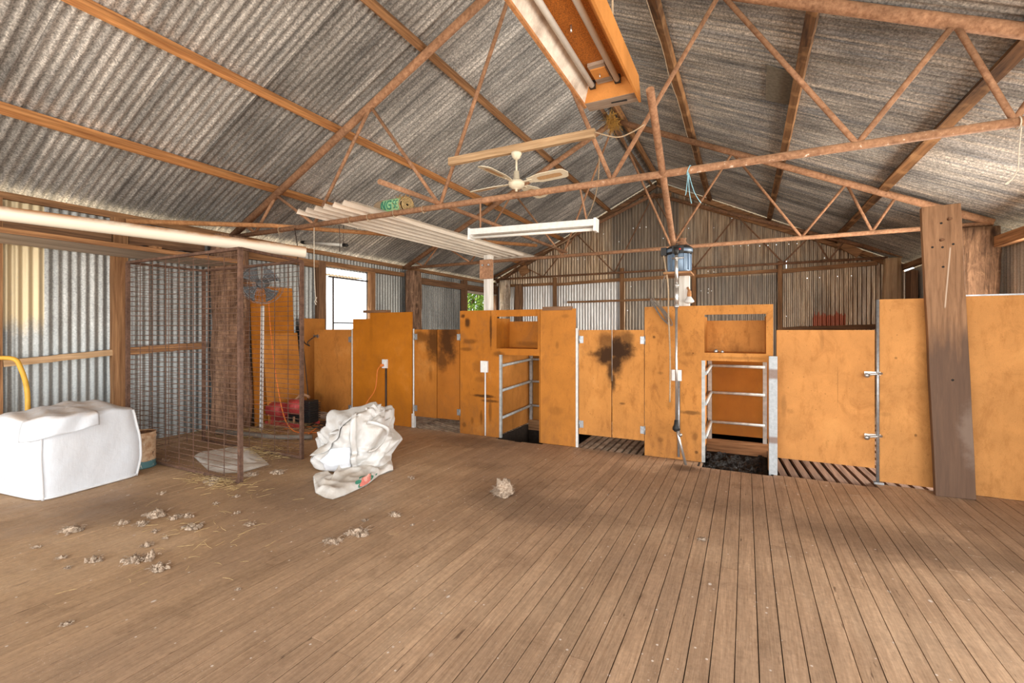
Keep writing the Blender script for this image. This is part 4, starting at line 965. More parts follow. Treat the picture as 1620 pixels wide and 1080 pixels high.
# label faces the viewer (-Y, slightly up)
def labp(u, v, rr=.090):
    base = (-1 if dd.cross(Vector((0, 0, 1))).y > 0 else 1); s = dd.cross(Vector((0, 0, 1))).normalized()
    a0 = 0 if s.y < 0 else math.pi; sg = 1 if s.y < 0 else -1
    return ringpt(r0.lerp(r1, .04+.60*v), rr, a0+sg*(-.9+1.75*u))
lb = MB().grid(lambda u, v: labp(u, v), 12, 12, flip=False).build('printed_label', M['green_label'], tR)
def stroke(m, pts, w=.009):
    for a, b in zip(pts[:-1], pts[1:]):
        n_ = 4
        P_ = [labp(a[1]+(b[1]-a[1])*i/n_, 1-(a[0]+(b[0]-a[0])*i/n_), .0925) for i in range(n_+1)]; m.tube(P_, w, 5)
m = MB(); stroke(m, [(.06, .2), (.06, .8), (.26, .2), (.26, .8)]); 
stroke(m, [(.60, .70), (.52, .8), (.40, .75), (.36, .5), (.40, .25), (.52, .2), (.60, .3), (.60, .48), (.50, .48)])
stroke(m, [(.78, .75), (.70, .78), (.70, .55), (.79, .5), (.79, .25), (.70, .25)], .006); stroke(m, [(.92, .75), (.85, .75), (.85, .25), (.92, .25)], .006); stroke(m, [(.85, .5), (.91, .5)], .006)
m.build('label_letters', M['leaf_print'], tR)
# small tube light under the left slope
a = W(476, 383, Y=5.1); b = W(551, 388, Y=5.1)
t = thing('tube_light', (a+b)/2, 'small bare tube light with black ends under the left roof slope', 'light')
d = (b-a).normalized()
MB().tube([a+d*.10, b-d*.09], .022, 12).build('tube', M['tube'], t)
MB().tube([a, a+d*.03, a+d*.10], .03, 10, rad=[.012, .028, .03]).tube([b, b-d*.03, b-d*.10], .03, 10, rad=[.008, .026, .03]).build('end_socket', M['black'], t)
MB().tube([a, a+Vector((0, 0, .04)), Vector((a.x, a.y, zr(a.x)))], .004, 6).tube([b-d*.1, Vector((b.x-.1, b.y, zr(b.x-.1)))], .004, 6).build('hanging_wire', M['black_cord'], t)
# white PVC pipe resting on cage and shelf
e = Vector((-4.0, 3.24, 2.135)); s = Vector((-5.62, .35, 2.285))
one(MB().tube([s, e], .056, 24, cap=False).tube([e, s], .051, 24, cap=False), 'pvc_pipe', M['pvc'], 'thick dusty white plastic pipe lying on the wire cage and the overhead shelf', 'pipe')
# overhead shelf
tS = thing('overhead_shelf', (-5.95, 1.0, 2.18), 'long brown board shelf fixed high on the left wall above the white bale', 'shelf')
def shelf_x(y): return -5.66+.05*(y-1.5)
m = MB().box((-6.36, -1.5, 2.175), (-5.60, 3.62, 2.193)); m.build('shelf_board', M['grey_y'], tS)
MB().box((-5.60, -1.5, 2.165), (-5.575, 3.62, 2.21)).build('shelf_edge', M['wood_y'], tS)
for y in (-.4, 1.68, 2.68): 
    z1 = zr(-5.6)-.08
for y in (.6, 2.68): MB().box((-6.36, y-.045, 2.195), (-5.60, y+.045, 2.235)).build('shelf_bearer', M['wood_x'], tS)

# ------------------------------------------------------------------ wire cage
cx0, cx1, cy0, cy1, cz = -5.86, -3.95, 2.53, 3.30, 2.06
tC = thing('wire_cage', ((cx0+cx1)/2, (cy0+cy1)/2, 0), 'rusty steel mesh cage open at the right end, against the left wall', 'cage')
r = .016
for (x, y) in ((cx0, cy0), (cx1, cy0), (cx0, cy1), (cx1-.18, cy1)): MB().box((x-r, y-r, 0), (x+r, y+r, cz)).build('upright', M['mesh_wire'], tC)
for z in (.02, cz):
    MB().bar((cx0, cy0, z), (cx1, cy0, z), .03, .025).build('rail', M['mesh_wire'], tC); MB().bar((cx0, cy1, z), (cx1-.18, cy1, z), .03, .025).build('rail', M['mesh_wire'], tC)
MB().bar((cx1, cy0, cz), (cx1-.18, cy1, cz), .025, .025).build('rail', M['mesh_wire'], tC); MB().bar((cx0, cy0, cz), (cx0, cy1, cz), .025, .025).build('rail', M['mesh_wire'], tC)
def meshpanel(p0, p1, nv, nh=40):
    m = MB(); p0 = Vector(p0); p1 = Vector(p1)
    for i in range(1, nh):
        z = cz*i/nh; m.bar((p0.x, p0.y, z), (p1.x, p1.y, z), .0046, .0046)
    for i in range(1, nv):
        q = p0.lerp(p1, i/nv); m.bar((q.x, q.y+.004, 0.02), (q.x, q.y+.004, cz), .0052, .0052, up=(0, 1, 0))
    m.build('mesh_panel', M['mesh_wire'], tC)
meshpanel((cx0, cy0, 0), (cx1, cy0, 0), 8); meshpanel((cx0, cy1, 0), (cx1-.18, cy1, 0), 8); meshpanel((cx0, cy0, 0), (cx0, cy1, 0), 4)

# ------------------------------------------------------------------ wall fan, boards and clutter behind the cage
yF = 3.95; fcn = W(413, 449, Y=yF)
tf = thing('caged_fan', fcn, 'old grey caged fan mounted high behind the wire cage', 'fan')
R_ = .27
def fanp(r, a, dy=0):  # fan faces +X/-Y towards the room
    n = Vector((.55, -.80, -.22)).normalized(); s = n.cross(Vector((0, 0, 1))).normalized(); u = s.cross(n)
    return fcn+s*(math.cos(a)*r)+u*(math.sin(a)*r)+n*dy
m = MB()
for rr, dy in ((.27, 0), (.21, .05), (.14, .075), (.07, .085), (.24, .035), (.27, -.06)): m.tube([fanp(rr, 2*math.pi*i/28, dy) for i in range(28)], .0022, 5, closed=True)
for k in range(30):
    a = 2*math.pi*k/30; m.tube([fanp(.03, a, .09), fanp(.14, a, .075), fanp(.24, a, .035), fanp(.27, a, 0), fanp(.27, a, -.06), fanp(.12, a, -.10)], .0016, 4)
m.build('guard', M['zinc'], tf)
for k in range(4):
    a = math.radians(50+90*k)
    def bp(u, v): 
        aa = a+(v-.5)*1.1*(.5+.5*u); return fanp(.05+.19*u, aa, .02+(v-.5)*-.07)
    MB().grid(bp, 8, 8).build('fan_blade', M['fan_grey'], tf, solid=.003)
MB().tube([fanp(0, 0, -.16), fanp(0, 0, -.14), fanp(0, 0, .0), fanp(0, 0, .04)], .06, 16, rad=[.04, .065, .065, .03]).build('fan_motor', M['fan_grey'], tf)
MB().tube([fanp(0, 0, -.10), Vector((-5.85, 3.92, fcn.z+.02)), Vector((-6.02, 3.90, fcn.z+.02))], .016, 8).build('mounting_arm', M['rust_bright'], tf)
def leanboard(x0, x1, y0, y1, z1, lab, mat, dx=.12):
    one(MB().add([(x0+dx, y0, 0), (x0+dx, y1, 0), (x0, y1-.0, z1), (x0, y0, z1), (x0+dx-.016, y0, 0), (x0+dx-.016, y1, 0), (x0-.016, y1, z1), (x0-.016, y0, z1)],
        [(0, 1, 2, 3), (7, 6, 5, 4), (0, 4, 5, 1), (1, 5, 6, 2), (2, 6, 7, 3), (3, 7, 4, 0)]), 'orange_board', mat, lab, 'board')
mLb = board_mat('board_lean', None, (.60, .22, .025), .6, 1)
leanboard(-6.22, 0, 4.12, 4.80, 1.98, 'tall orange board leaning on the left wall behind the hanging fan', mLb)
leanboard(-6.08, 0, 4.22, 4.78, 1.30, 'shorter orange board leaning in front of the tall one behind the wire cage', board_mat('board_lean2', None, (.64, .27, .05), .6, 1), .14)
leanboard(-6.34, 0, 5.04, 5.52, 1.53, 'orange board standing on the left wall behind the farthest left pen door', board_mat('board_lean3', None, (.56, .22, .04), .8, 1), .04)
# white slotted rail
b0 = W(413, 679, Z=.0); t0 = W(415, 484, Y=4.05); b0 = Vector((-5.80, 3.95, 0)); 
pb0 = W(413, 679, Y=3.95); pt0 = W(415.5, 484, Y=4.05)
t = thing('slotted_upright', (pb0.x, 3.95, 0), 'white slotted shelf upright standing in front of the orange boards', 'upright')
MB().bar((pb0.x, 3.95, 0.0), pt0, .045, .02, up=(0, -1, 0)).build('rail', M['white_plastic'], t)
m = MB()
for i in range(26):
    c = Vector((pb0.x, 3.95, 0)).lerp(pt0, .03+i*.037); m.box((c.x-.005, c.y-.0125, c.z-.012), (c.x+.005, c.y-.009, c.z+.012))
m.build('slots', M['black_cord'], t)
# red machine
rc = Vector((-5.78, 4.40, 0))
t = thing('engine_compressor', rc, 'dusty red and black engine machine on the floor behind the wire cage', 'machine')
MB().tube([rc+Vector((-.26, -.10, .22)), rc+Vector((-.24, -.10, .22)), rc+Vector((-.02, -.06, .22)), rc+Vector((0, -.06, .22))], .1, 20, rad=[.06, .105, .105, .08]).build('motor_drum', M['red'], t)
MB().tube([rc+Vector((.08, -.02, .27)), rc+Vector((.10, -.02, .27)), rc+Vector((.27, .02, .27)), rc+Vector((.29, .02, .27))], .1, 20, rad=[.07, .11, .11, .06]).build('fuel_tank', M['red'], t)
MB().box(rc+Vector((.02, -.02, .05)), rc+Vector((.30, .20, .20))).box(rc+Vector((.26, .02, .05)), rc+Vector((.40, .18, .36))).build('engine_block', M['black'], t, bevel=.01)
m = MB()
for k in range(8): m.box(rc+Vector((.255, 0, .10+.03*k)), rc+Vector((.415, .20, .11+.03*k)))
m.build('cooling_fins', M['black'], t)
MB().bar(rc+Vector((-.26, -.16, .03)), rc+Vector((.40, -.10, .03)), .04, .06).bar(rc+Vector((-.26, .12, .03)), rc+Vector((.40, .18, .03)), .04, .06).bar(rc+Vector((-.14, -.16, .08)), rc+Vector((-.14, .14, .08)), .04, .1).build('base_frame', M['red'], t)
MB().tube([rc+Vector((.18, -.05, .0)), rc+Vector((.18, -.05, .14))], .015, 8).tube([rc+Vector((.14, .0, .36)), rc+Vector((.16, .1, .44)), rc+Vector((.3, .1, .40))], .02, 8).build('exhaust', M['rust'], t)
# long-handled tool
a = W(447, 640, Y=4.85); b = W(468, 560, Y=5.0); c2 = W(476, 513, Y=5.08)
base = Vector((a.x-.02, a.y-.05, 0))
t = thing('long_handled_cutter', base, 'long-handled steel tool with black grips leaning on the left wall beside the boards', 'tool')
for dx in (-.03, .03): MB().tube([base+Vector((dx*.4, 0, .0)), b+Vector((dx*1.2, 0, 0))], .010, 8).build('handle_rod', M['steel'], t)
for dx in (-.02, .02): MB().tube([b+Vector((dx, 0, -.05)), b.lerp(c2, .5)+Vector((dx, 0, 0)), c2+Vector((dx*1.4, 0, 0))], .022, 10, rad=[.018, .026, .02]).build('grip', M['black'], t)
# cords
one(MB().tube(smoothpts([W(424, 455, Y=4.3), W(428, 520, Y=4.25), W(436, 590, Y=4.2), W(447, 650, Y=4.15), W(458, 675, Y=4.05)+Vector((0, 0, -.0)), (-5.15, 4.1, .012), (-4.9, 4.3, .012), (-5.2, 4.42, .012), (-5.0, 4.1, .012)]), .0075, 6), 'extension_cord', M['orange_cord'], 'orange cord dropping from the hanging fan past the red machine to the floor', 'cord')
one(MB().tube(smoothpts([W(382, 575, Y=4.0), W(386, 600, Y=4.0), W(393, 620, Y=4.05), W(397, 637, Y=4.1), rc+Vector((-.2, -.16, .32))]), .007, 6), 'extension_cord', M['orange_cord'], 'short orange cord hanging on the split post down to the red machine', 'cord')
one(MB().tube(smoothpts([(-6.02, 5.045, 1.24), (-6.10, 4.98, 1.15), W(490, 547, Y=5.0), W(482, 542, Y=5.0), W(478, 530, Y=5.0), W(481, 560, Y=4.9), W(485, 600, Y=4.85), W(487, 625, Y=4.8), W(485, 645, Y=4.75), (-5.85, 4.7, .015), (-5.6, 4.75, .012), (-5.4, 4.6, .012)]), .008, 6), 'black_cable', M['black_cord'], 'black cable drooping from the latch of the farthest left door down to the floor', 'cord')
one(MB().tube(smoothpts([W(466, 361, Y=3.97), W(470, 385, Y=3.8), W(471, 403, Y=3.5), W(472, 440, Y=3.5), W(474, 480, Y=3.52), W(473, 520, Y=3.55)]), .005, 6), 'thin_cable', M['black_cord'], 'thin dark cable hanging beside the right upright of the wire cage', 'cord')
m = MB(); rn2 = random.Random(8)
for k in range(5):
    c = Vector((-5.3+.05*k, 4.45+.08*k, .01+.006*k)); m.tube([c+Vector((math.cos(6.28*i/18)*(.16+.02*k), math.sin(6.28*i/18)*(.12+.015*k), .01*math.sin(i*1.7)+.006)) for i in range(18)], .007, 6, closed=True)
one(m, 'coiled_hose', M['black_cord'], 'tangle of black leads on the floor behind the crumpled bag', 'cord')
one(MB().tube(smoothpts([(-6.1, 3.6, .03), (-5.6, 3.62, .05), (-5.1, 3.7, .045), (-4.75, 3.95, .03)]), .03, 8), 'rubber_hose', M['grey_cord'], 'thick grey hose lying on the floor behind the wire cage', 'hose')
# fallen hay and wool in the cage corner (uncountable)
def litter(name, mat, n, cx, cy, rx, ry, L, thick, lab, cat, seed, h=.04):
    rr = random.Random(seed); m = MB()
    for i in range(n):
        g1, g2 = rr.gauss(0, .45), rr.gauss(0, .45); x = cx+rx*max(-1.2, min(1.2, g1)); y = cy+ry*max(-1.2, min(1.2, g2)); a = rr.random()*6.28; l = L*rr.uniform(.4, 1.2); z = .004+h*rr.random()*math.exp(-(g1*g1+g2*g2)*2)
        d = Vector((math.cos(a)*l, math.sin(a)*l, rr.uniform(-.2, .5)*l*.5)); p = Vector((x, y, z)); mid = p+d*.5+Vector((rr.uniform(-1, 1), rr.uniform(-1, 1), .3))*l*.12
        q = p+d; q.z = max(q.z, .003); m.tube([p, mid, q], thick, 3, cap=False)
    o = one(m, name, mat, lab, cat); o['kind'] = 'stuff'; return o
litter('loose_hay', M['straw'], 500, -5.55, 3.75, .75, .22, .11, .0016, 'scattered dry hay behind the back of the wire cage', 'hay', 1, .08)
litter('loose_hay', M['straw'], 320, -4.75, 3.30, .45, .25, .10, .0016, 'scattered dry hay at the open end of the wire cage', 'hay', 2)
litter('loose_hay', M['straw'], 200, -4.1, 2.45, .45, .15, .09, .0015, 'hay wisps along the front foot of the wire cage', 'hay', 3)
litter('loose_hay', M['straw'], 45, -3.2, 1.75, .9, .6, .10, .0014, 'sparse straw stalks on the floor in front of the wire cage', 'hay', 4, .004)
litter('loose_hay', M['straw'], 30, -2.4, 3.2, 1.2, 1.0, .05, .001, 'sparse straw stalks on the floor in front of the pen doors', 'hay', 5, .004)
# black grey litter beyond the split post
litter('loose_hay', M['straw'], 420, -5.7, 4.35, .55, .5, .12, .0018, 'trampled hay around the red machine', 'hay', 6, .06)

# ------------------------------------------------------------------ wool bales, bags, drum, hose
def bale():
    c = Vector((-5.36, 1.86, 0)); ang = math.radians(7); ca, sa = math.cos(ang), math.sin(ang)
    hx, hy, hz = .40, .355, .585
    t = thing('wool_bale', c, 'large boxy white woven wool pack on the floor at the left edge', 'wool pack')
    def pt(lx, ly, lz): return Vector((c.x+lx*ca-ly*sa, c.y+lx*sa+ly*ca, lz))
    def fn(u, v):
        a = 2*math.pi*u-math.pi/4; x, y = math.cos(a), math.sin(a)
        # v: 0 bottom ring -> .72 top edge -> 1 centre
        if v < .72: s = v/.72; z = s*hz; k = 1.0; ex = 9-5*s**2
        else: s = (v-.72)/.28; k = math.cos(s*math.pi/2)**.55; z = hz+.055*math.sin(s*math.pi/2); ex = 4
        q = (abs(x)**ex+abs(y)**ex)**(-1/ex)
        lx, ly = x*q*hx*k, y*q*hy*k
        zz = z/hz
        bulge = 1+.05*math.sin(min(1, zz)*math.pi)+.0*zz
        lx *= bulge; ly *= bulge*(1+.05*zz)
        n1 = noise.noise(Vector((lx*3, ly*3, z*2.5+3)))*.035+noise.noise(Vector((lx*9, ly*9, z*6)))*.012
        w = min(1, zz*3+.15); lx *= 1+n1*w*1.2; ly *= 1+n1*w*1.2
        z += (noise.noise(Vector((lx*2.5, ly*2.5, 7)))*.035+.008*noise.noise(Vector((lx*9, ly*6, 1)))+.03)*min(1, max(0, (zz-.6)/.4))
        # soft pleats gathered along the top
        if zz > .86: z += .005*math.sin(ly*30+lx*9)*(zz-.86)/.14
        return pt(lx, ly, max(0.002, z))
    m = MB().grid(fn, 120, 70); m.build('pack_cloth', M['bale_cloth'], t)
    # seam bindings up the two near corners and along the bottom
    def side(u): return [fn(u, .0+.72*i/16) for i in range(17)]
    for u in (0.0, .25, .75):
        P_ = side(u); P_ = [p+(p-Vector((c.x, c.y, p.z))).normalized()*.007 for p in P_]; MB().tube(P_, .011, 6).build('corner_seam', M['seam'], t)
    P_ = [fn(i/120, 0)+Vector((0, 0, .012)) for i in range(120)]; P_ = [p+(p-Vector((c.x, c.y, p.z))).normalized()*.006 for p in P_]; MB().tube(P_, .010, 6, closed=True).build('bottom_seam', M['seam'], t)
    # loose folded flap drooping over the near upper corner
    def fl(u, v):
        p = fn(-.045+.17*u, .80-.20*v*(1-.35*u)); n = (p-Vector((c.x, c.y, .35))).normalized()
        return p+n*(.016+.022*math.sin(u*7+v*2)**2+.03*v)+Vector((0, 0, -.05*v*v))
    MB().grid(fl, 26, 20).build('loose_flap', M['bale_cloth'], t, solid=.004)
bale()
# drum
p = W(214, 742, Z=0); dc = Vector((p.x-.06, p.y+.10, 0)); dc = Vector((-5.32, 2.395, 0)); 
t = thing('paint_drum', dc, 'small rusty cream drum with a teal band, behind the white wool pack', 'drum')
MB().lathe([(0, .005), (.128, .0), (.132, .012), (.128, .02), (.128, .29), (.134, .298), (.128, .31), (.128, .335), (.133, .345), (.124, .345), (.120, .30), (.12, .03), (0, .03)], dc, 36).build('drum_body', M['drum'], t)
MB().lathe([(.121, .335), (.119, .26), (0, .255)], dc, 36).build('dark_inside', M['rust_dark'], t)
# yellow hose
one(MB().tube(smoothpts([(-6.3, 1.60, 1.08), W(20, 567, X=-6.15), W(33, 583, X=-6.1), W(42, 612, X=-6.08), W(44, 645, X=-6.05), W(43, 700, X=-6.0)+Vector((0, 0, -.05)), W(42, 745, X=-6.0)+Vector((0, 0, -.1))]), .020, 10), 'yellow_hose', M['yellow_hose'], 'thick yellow hose arching over the rail behind the white wool pack', 'hose')
# crumpled bag
def crumple():
    c = Vector((-3.47, 3.42, 0)); rt = Vector((.892, .452, 0)); fw = Vector((-.452, .892, 0)); rr = random.Random(21)
    t = thing('crumpled_sack', c, 'crumpled half-full white woven sack with folded straps, right of the wire cage', 'sack')
    waves = []
    for f, am in ((2.6, .036), (3.8, .032), (5.6, .024), (8.5, .015), (13.0, .007)):
        for k in range(2):
            d = Vector((rr.uniform(-1, 1), rr.uniform(-1, 1), rr.uniform(-.9, .9))).normalized(); waves.append((d*f, rr.random()*2, am))
    def folds(p):          # sharp-creased folds: triangle waves along warped directions
        w = Vector((noise.noise(p*3), noise.noise(p*3+Vector((9, 0, 0))), noise.noise(p*3+Vector((0, 9, 0)))))*.10
        q = p+w; tot = 0
        for d, ph, am in waves:
            x = (q.dot(d)+ph) % 1; tot += am*(2*abs(2*x-1)-1)
        return tot
    def fn(u, v):
        a = 2*math.pi*u; x, y = math.cos(a), math.sin(a)
        ztop = .50+.13*max(-1, min(1, (x*.9-y*.1)*1.3)) 
        if v < .06: s_ = v/.06; k = .86+.10*s_; z = .02*s_
        elif v < .72: s_ = (v-.06)/.66; z = .02+(ztop-.10)*s_; k = .96+.12*math.sin(s_*math.pi*.9)-.20*s_**2.2
        else: s_ = (v-.72)/.28; z = .02+ztop-.10+.10*math.sin(s_*math.pi/2)-.05*s_*s_; k = .83*(1-s_)**.75
        q = (abs(x)**3.2+abs(y)**3.2)**(-1/3.2); lx = x*q*.37*k-.015; ly = y*q*.27*k
        zz = .02+ztop
        if v >= .72: z = (z*(1-s_)+(.50+.10*lx)*s_)
        n1 = folds(Vector((lx, ly, z)))*min(1, z*8+.15)
        p = c+rt*(lx+x*n1*.9)+fw*(ly+y*n1*.9); p.z = max(.002, z+(n1*.9 if v > .6 else n1*.25)*min(1, z*6))
        return p
    MB().grid(fn, 170, 110).build('sack_cloth', M['bag_cloth'], t)
    def surf(u, v, off=.012):
        p = fn(u, v); cc = Vector((c.x, c.y, p.z*.6)); n = (p-cc).normalized(); return p+n*off
    # bright liner on the near side with a slanted top edge, folded flap, vertical strap
    MB().grid(lambda u, v: surf(.675+.095*u, .05+(.40-.06*u)*v, .012), 18, 24).build('white_liner', M['liner'], t, solid=.003)
    MB().grid(lambda u, v: surf(.535+.075*u, .22+.44*v-.04*u, .007+.004*u), 14, 22).build('folded_flap', M['bag_cloth'], t, solid=.003)
    MB().grid(lambda u, v: surf(.60+.20*u*(1-.75*(1-v)), .34+.46*v, .016+.02*(1-v)), 22, 26).build('draped_fold', M['bag_cloth'], t, solid=.003)
    MB().grid(lambda u, v: surf(.775+.018*u, .03+.80*v, .030), 3, 40).build('strap', M['bag_cloth'], t, solid=.003)
    P_ = smoothpts([surf(.83, .62, .02), surf(.85, .58, .06), surf(.885, .48, .07), surf(.89, .38, .06), surf(.86, .30, .05), surf(.83, .28, .02)], 5); m = MB(); vs = []
    for i, p in enumerate(P_): vs += [p, p+Vector((.018, .0, .030))]
    m.add(vs, [(2*i, 2*i+2, 2*i+3, 2*i+1) for i in range(len(P_)-1)], True); m.build('loop_handle', M['bag_cloth'], t, solid=.003)
    def col(u, v):
        b = fn(.70+.42*u, .74); h = (.03+.05*math.sin(u*3.1)**2+.006*math.sin(u*23))*v
        return b+Vector((0, 0, h-.01))+(Vector((c.x, c.y, 0))-Vector((b.x, b.y, 0)))*(.30*v)
    MB().grid(lambda u, v: col(.35+.5*u, v), 40, 8).build('open_collar', M['bag_cloth'], t, solid=.003)
crumple()
# flat sacks from outline (Coons patch over the floor)
def polyl(pts, t):
    L = [0]
    for a, b in zip(pts[:-1], pts[1:]): L.append(L[-1]+(b-a).length)
    s = t*L[-1]
    for i in range(len(pts)-1):
        if s <= L[i+1] or i == len(pts)-2:
            k = (s-L[i])/max(1e-9, L[i+1]-L[i]); return pts[i].lerp(pts[i+1], min(1, max(0, k)))
def flatsack(name, top, bot, lab, mat, amp=.03, seed=0, base=.02, extra=None):
    top = [W(*p, Z=0) for p in top]; bot = [W(*p, Z=0) for p in bot]
    def h(p, u, v):
        e = min(1, 7*min(u, 1-u, v, 1-v)); r1 = 1-abs(noise.noise(Vector((p.x*7+seed, p.y*7, seed))))*2.2
        return .005+e*(base+amp*r1*.6+amp*.5*noise.noise(Vector((p.x*3, p.y*3, seed+4))))+(extra(u, v) if extra else 0)
    def fn(u, v):
        p = polyl(top, u).lerp(polyl(bot, u), v); return Vector((p.x, p.y, max(.004, h(p, u, v))))
    m = MB().grid(fn, 90, 40, flip=True)
    # underside
    m.grid(lambda u, v: Vector((*fn(u, v).to_2d(), .001)), 90, 40)
    t = thing(name, (top[0]+bot[-1])/2, lab, 'sack'); m.build('sack_cloth', mat, t); return t, fn
t, fn = flatsack('flat_sack', [(306, 722), (322, 715), (350, 710), (385, 704), (398, 710)], [(307, 723), (330, 745), (350, 749), (385, 747), (426, 735)], 'flat white sack lying half inside the wire cage', M['sack_cloth'], .02, 3, .012)
t, fn = flatsack('flat_sack', [(495, 759), (500, 755), (520, 752), (536, 756), (543, 738), (549, 739), (560, 743), (575, 740), (600, 735), (604, 728), (612, 727), (620, 736)],
    [(496, 762), (499, 780), (515, 788), (527, 790), (545, 784), (580, 768), (600, 752), (622, 745)], 'empty white sack with a coral rose print lying in front of the crumpled sack', M['sack_cloth'], .045, 9, .03,
    lambda u, v: .05*math.exp(-((u-.97)/.05)**2)*min(1, 6*(1-v)+.2)*min(1, v*6+.2)+.03*math.exp(-((u-.02)/.08)**2)*min(1, v*6)*min(1, 6*(1-v))+.05*math.exp(-((u-.33)/.06)**2-((v-.1)/.3)**2)*min(1, v*8))
def printed(px, py, r, mat, nm, k=10, sy=1.0, rot=0, dz=.006):
    m = MB(); c0 = W(px, py, Z=.03)
    # find uv of nearest grid point on the sack
    best = min(((fn(i/40, j/20), i/40, j/20) for i in range(41) for j in range(21)), key=lambda q: (W_px(q[0])[0]-px)**2+(W_px(q[0])[1]-py)**2)
    u0, v0 = best[1], best[2]; vs = [fn(u0, v0)+Vector((0, 0, dz))]
    for i in range(k*2):
        a = 2*math.pi*i/(k*2); rr = r*(1+.14*math.cos(a*k/2)); du, dv = rr*math.cos(a), rr*math.sin(a)*sy
        du, dv = du*math.cos(rot)-dv*math.sin(rot), du*math.sin(rot)+dv*math.cos(rot)
        vs.append(fn(min(1, max(0, u0+du)), min(1, max(0, v0+dv*2.6)))+Vector((0, 0, dz)))
    n = k*2; m.add(vs, [(0, 1+i, 1+(i+1) % n) for i in range(n)], True); m.build(nm, mat, t)
def W_px(p):
    d = p.x*FX+p.y*FY; r = p.x*RX+p.y*RY; return 810+FP*r/d, 521-FP*(p.z-HC)/d
for (px, py, r, s, rot) in ((568, 763, .03, .5, .3), (571, 769, .03, .45, .8), (573, 755, .026, .5, -.3), (590, 757, .028, .5, .1), (586, 753, .022, .5, .6), (579, 771, .022, .4, .0), (595, 750, .014, .5, 0)): printed(px, py, r, M['leaf_print'], 'leaf_print', 6, s, rot, .005)
printed(581, 761, .058, M['coral'], 'rose_print', 9, .62, 0, .008)
M['coral_pale'] = plain('pale_coral_print', (.90, .46, .38), .8, 0, .12, 50)
printed(580, 759.5, .030, M['coral_pale'], 'rose_print', 7, .6, 0, .010); printed(583, 763, .016, M['coral'], 'rose_print', 5, .6, 0, .011)

# ------------------------------------------------------------------ wool tufts
def tuft(px, py, w, hgt, lab, seed, group='small wool tufts on the floor', strands=22):
    c = W(px, py, Z=0); d = c.x*FX+c.y*FY; r = w*d/FP/2; hh = min(r*1.3, max(.008, hgt*d/FP*.7)); rr = random.Random(seed)
    m = MB(); big = seed == 99; n = 6 if r < .05 else 14
    if big: n = 16
    for k in range(n):
        if big: ox, oy, sr, sh, z0 = rr.uniform(-.45, .45)*r, rr.uniform(-.45, .45)*r, r*rr.uniform(.3, .6), hh*rr.uniform(.3, .6), rr.uniform(0, .5)*hh
        else: ox, oy, sr, sh, z0 = rr.uniform(-.8, .8)*r, rr.uniform(-.8, .8)*r*.7, r*rr.uniform(.16, .34), hh*rr.uniform(.3, .75), 0
        if k == 0: ox = oy = 0; sr = r*(.8 if big else .4); sh = hh*.9
        sd = rr.random()*50; el = rr.uniform(.85, 1.2) if big else rr.uniform(.6, 1.5); ra = rr.random()*3
        def fn(u, v):
            a = 2*math.pi*u; b = (v-.12)*math.pi/1.76*1.0; x = math.cos(b)*math.cos(a); y = math.cos(b)*math.sin(a); z = math.sin(b)
            q = 1+.5*noise.noise(Vector((x*2.2+sd, y*2.2, z*2.2)))+.16*noise.noise(Vector((x*7+sd, y*7, z*7)))
            x2, y2 = x*sr*q*el, y*sr*q/el
            return Vector((c.x+ox+x2*math.cos(ra)-y2*math.sin(ra), c.y+oy+x2*math.sin(ra)+y2*math.cos(ra), max(.001, z0+z*sh*q+.001)))
        m.grid(fn, 14, 8)
    for k in range(strands):
        a = rr.random()*6.28; p = Vector((c.x+math.cos(a)*r*.6, c.y+math.sin(a)*r*.6, hh*.4)); q = p+Vector((math.cos(a), math.sin(a), 0))*r*rr.uniform(.3, .7); q.z = rr.uniform(.002, hh*.8)
        m.tube([p, p.lerp(q, .5)+Vector((rr.uniform(-1, 1), rr.uniform(-1, 1), .5))*r*.15, q], .0011 if r < .1 else .002, 4, cap=False)
    return one(m, 'wool_tuft', M['wool'], lab, 'wool', group)
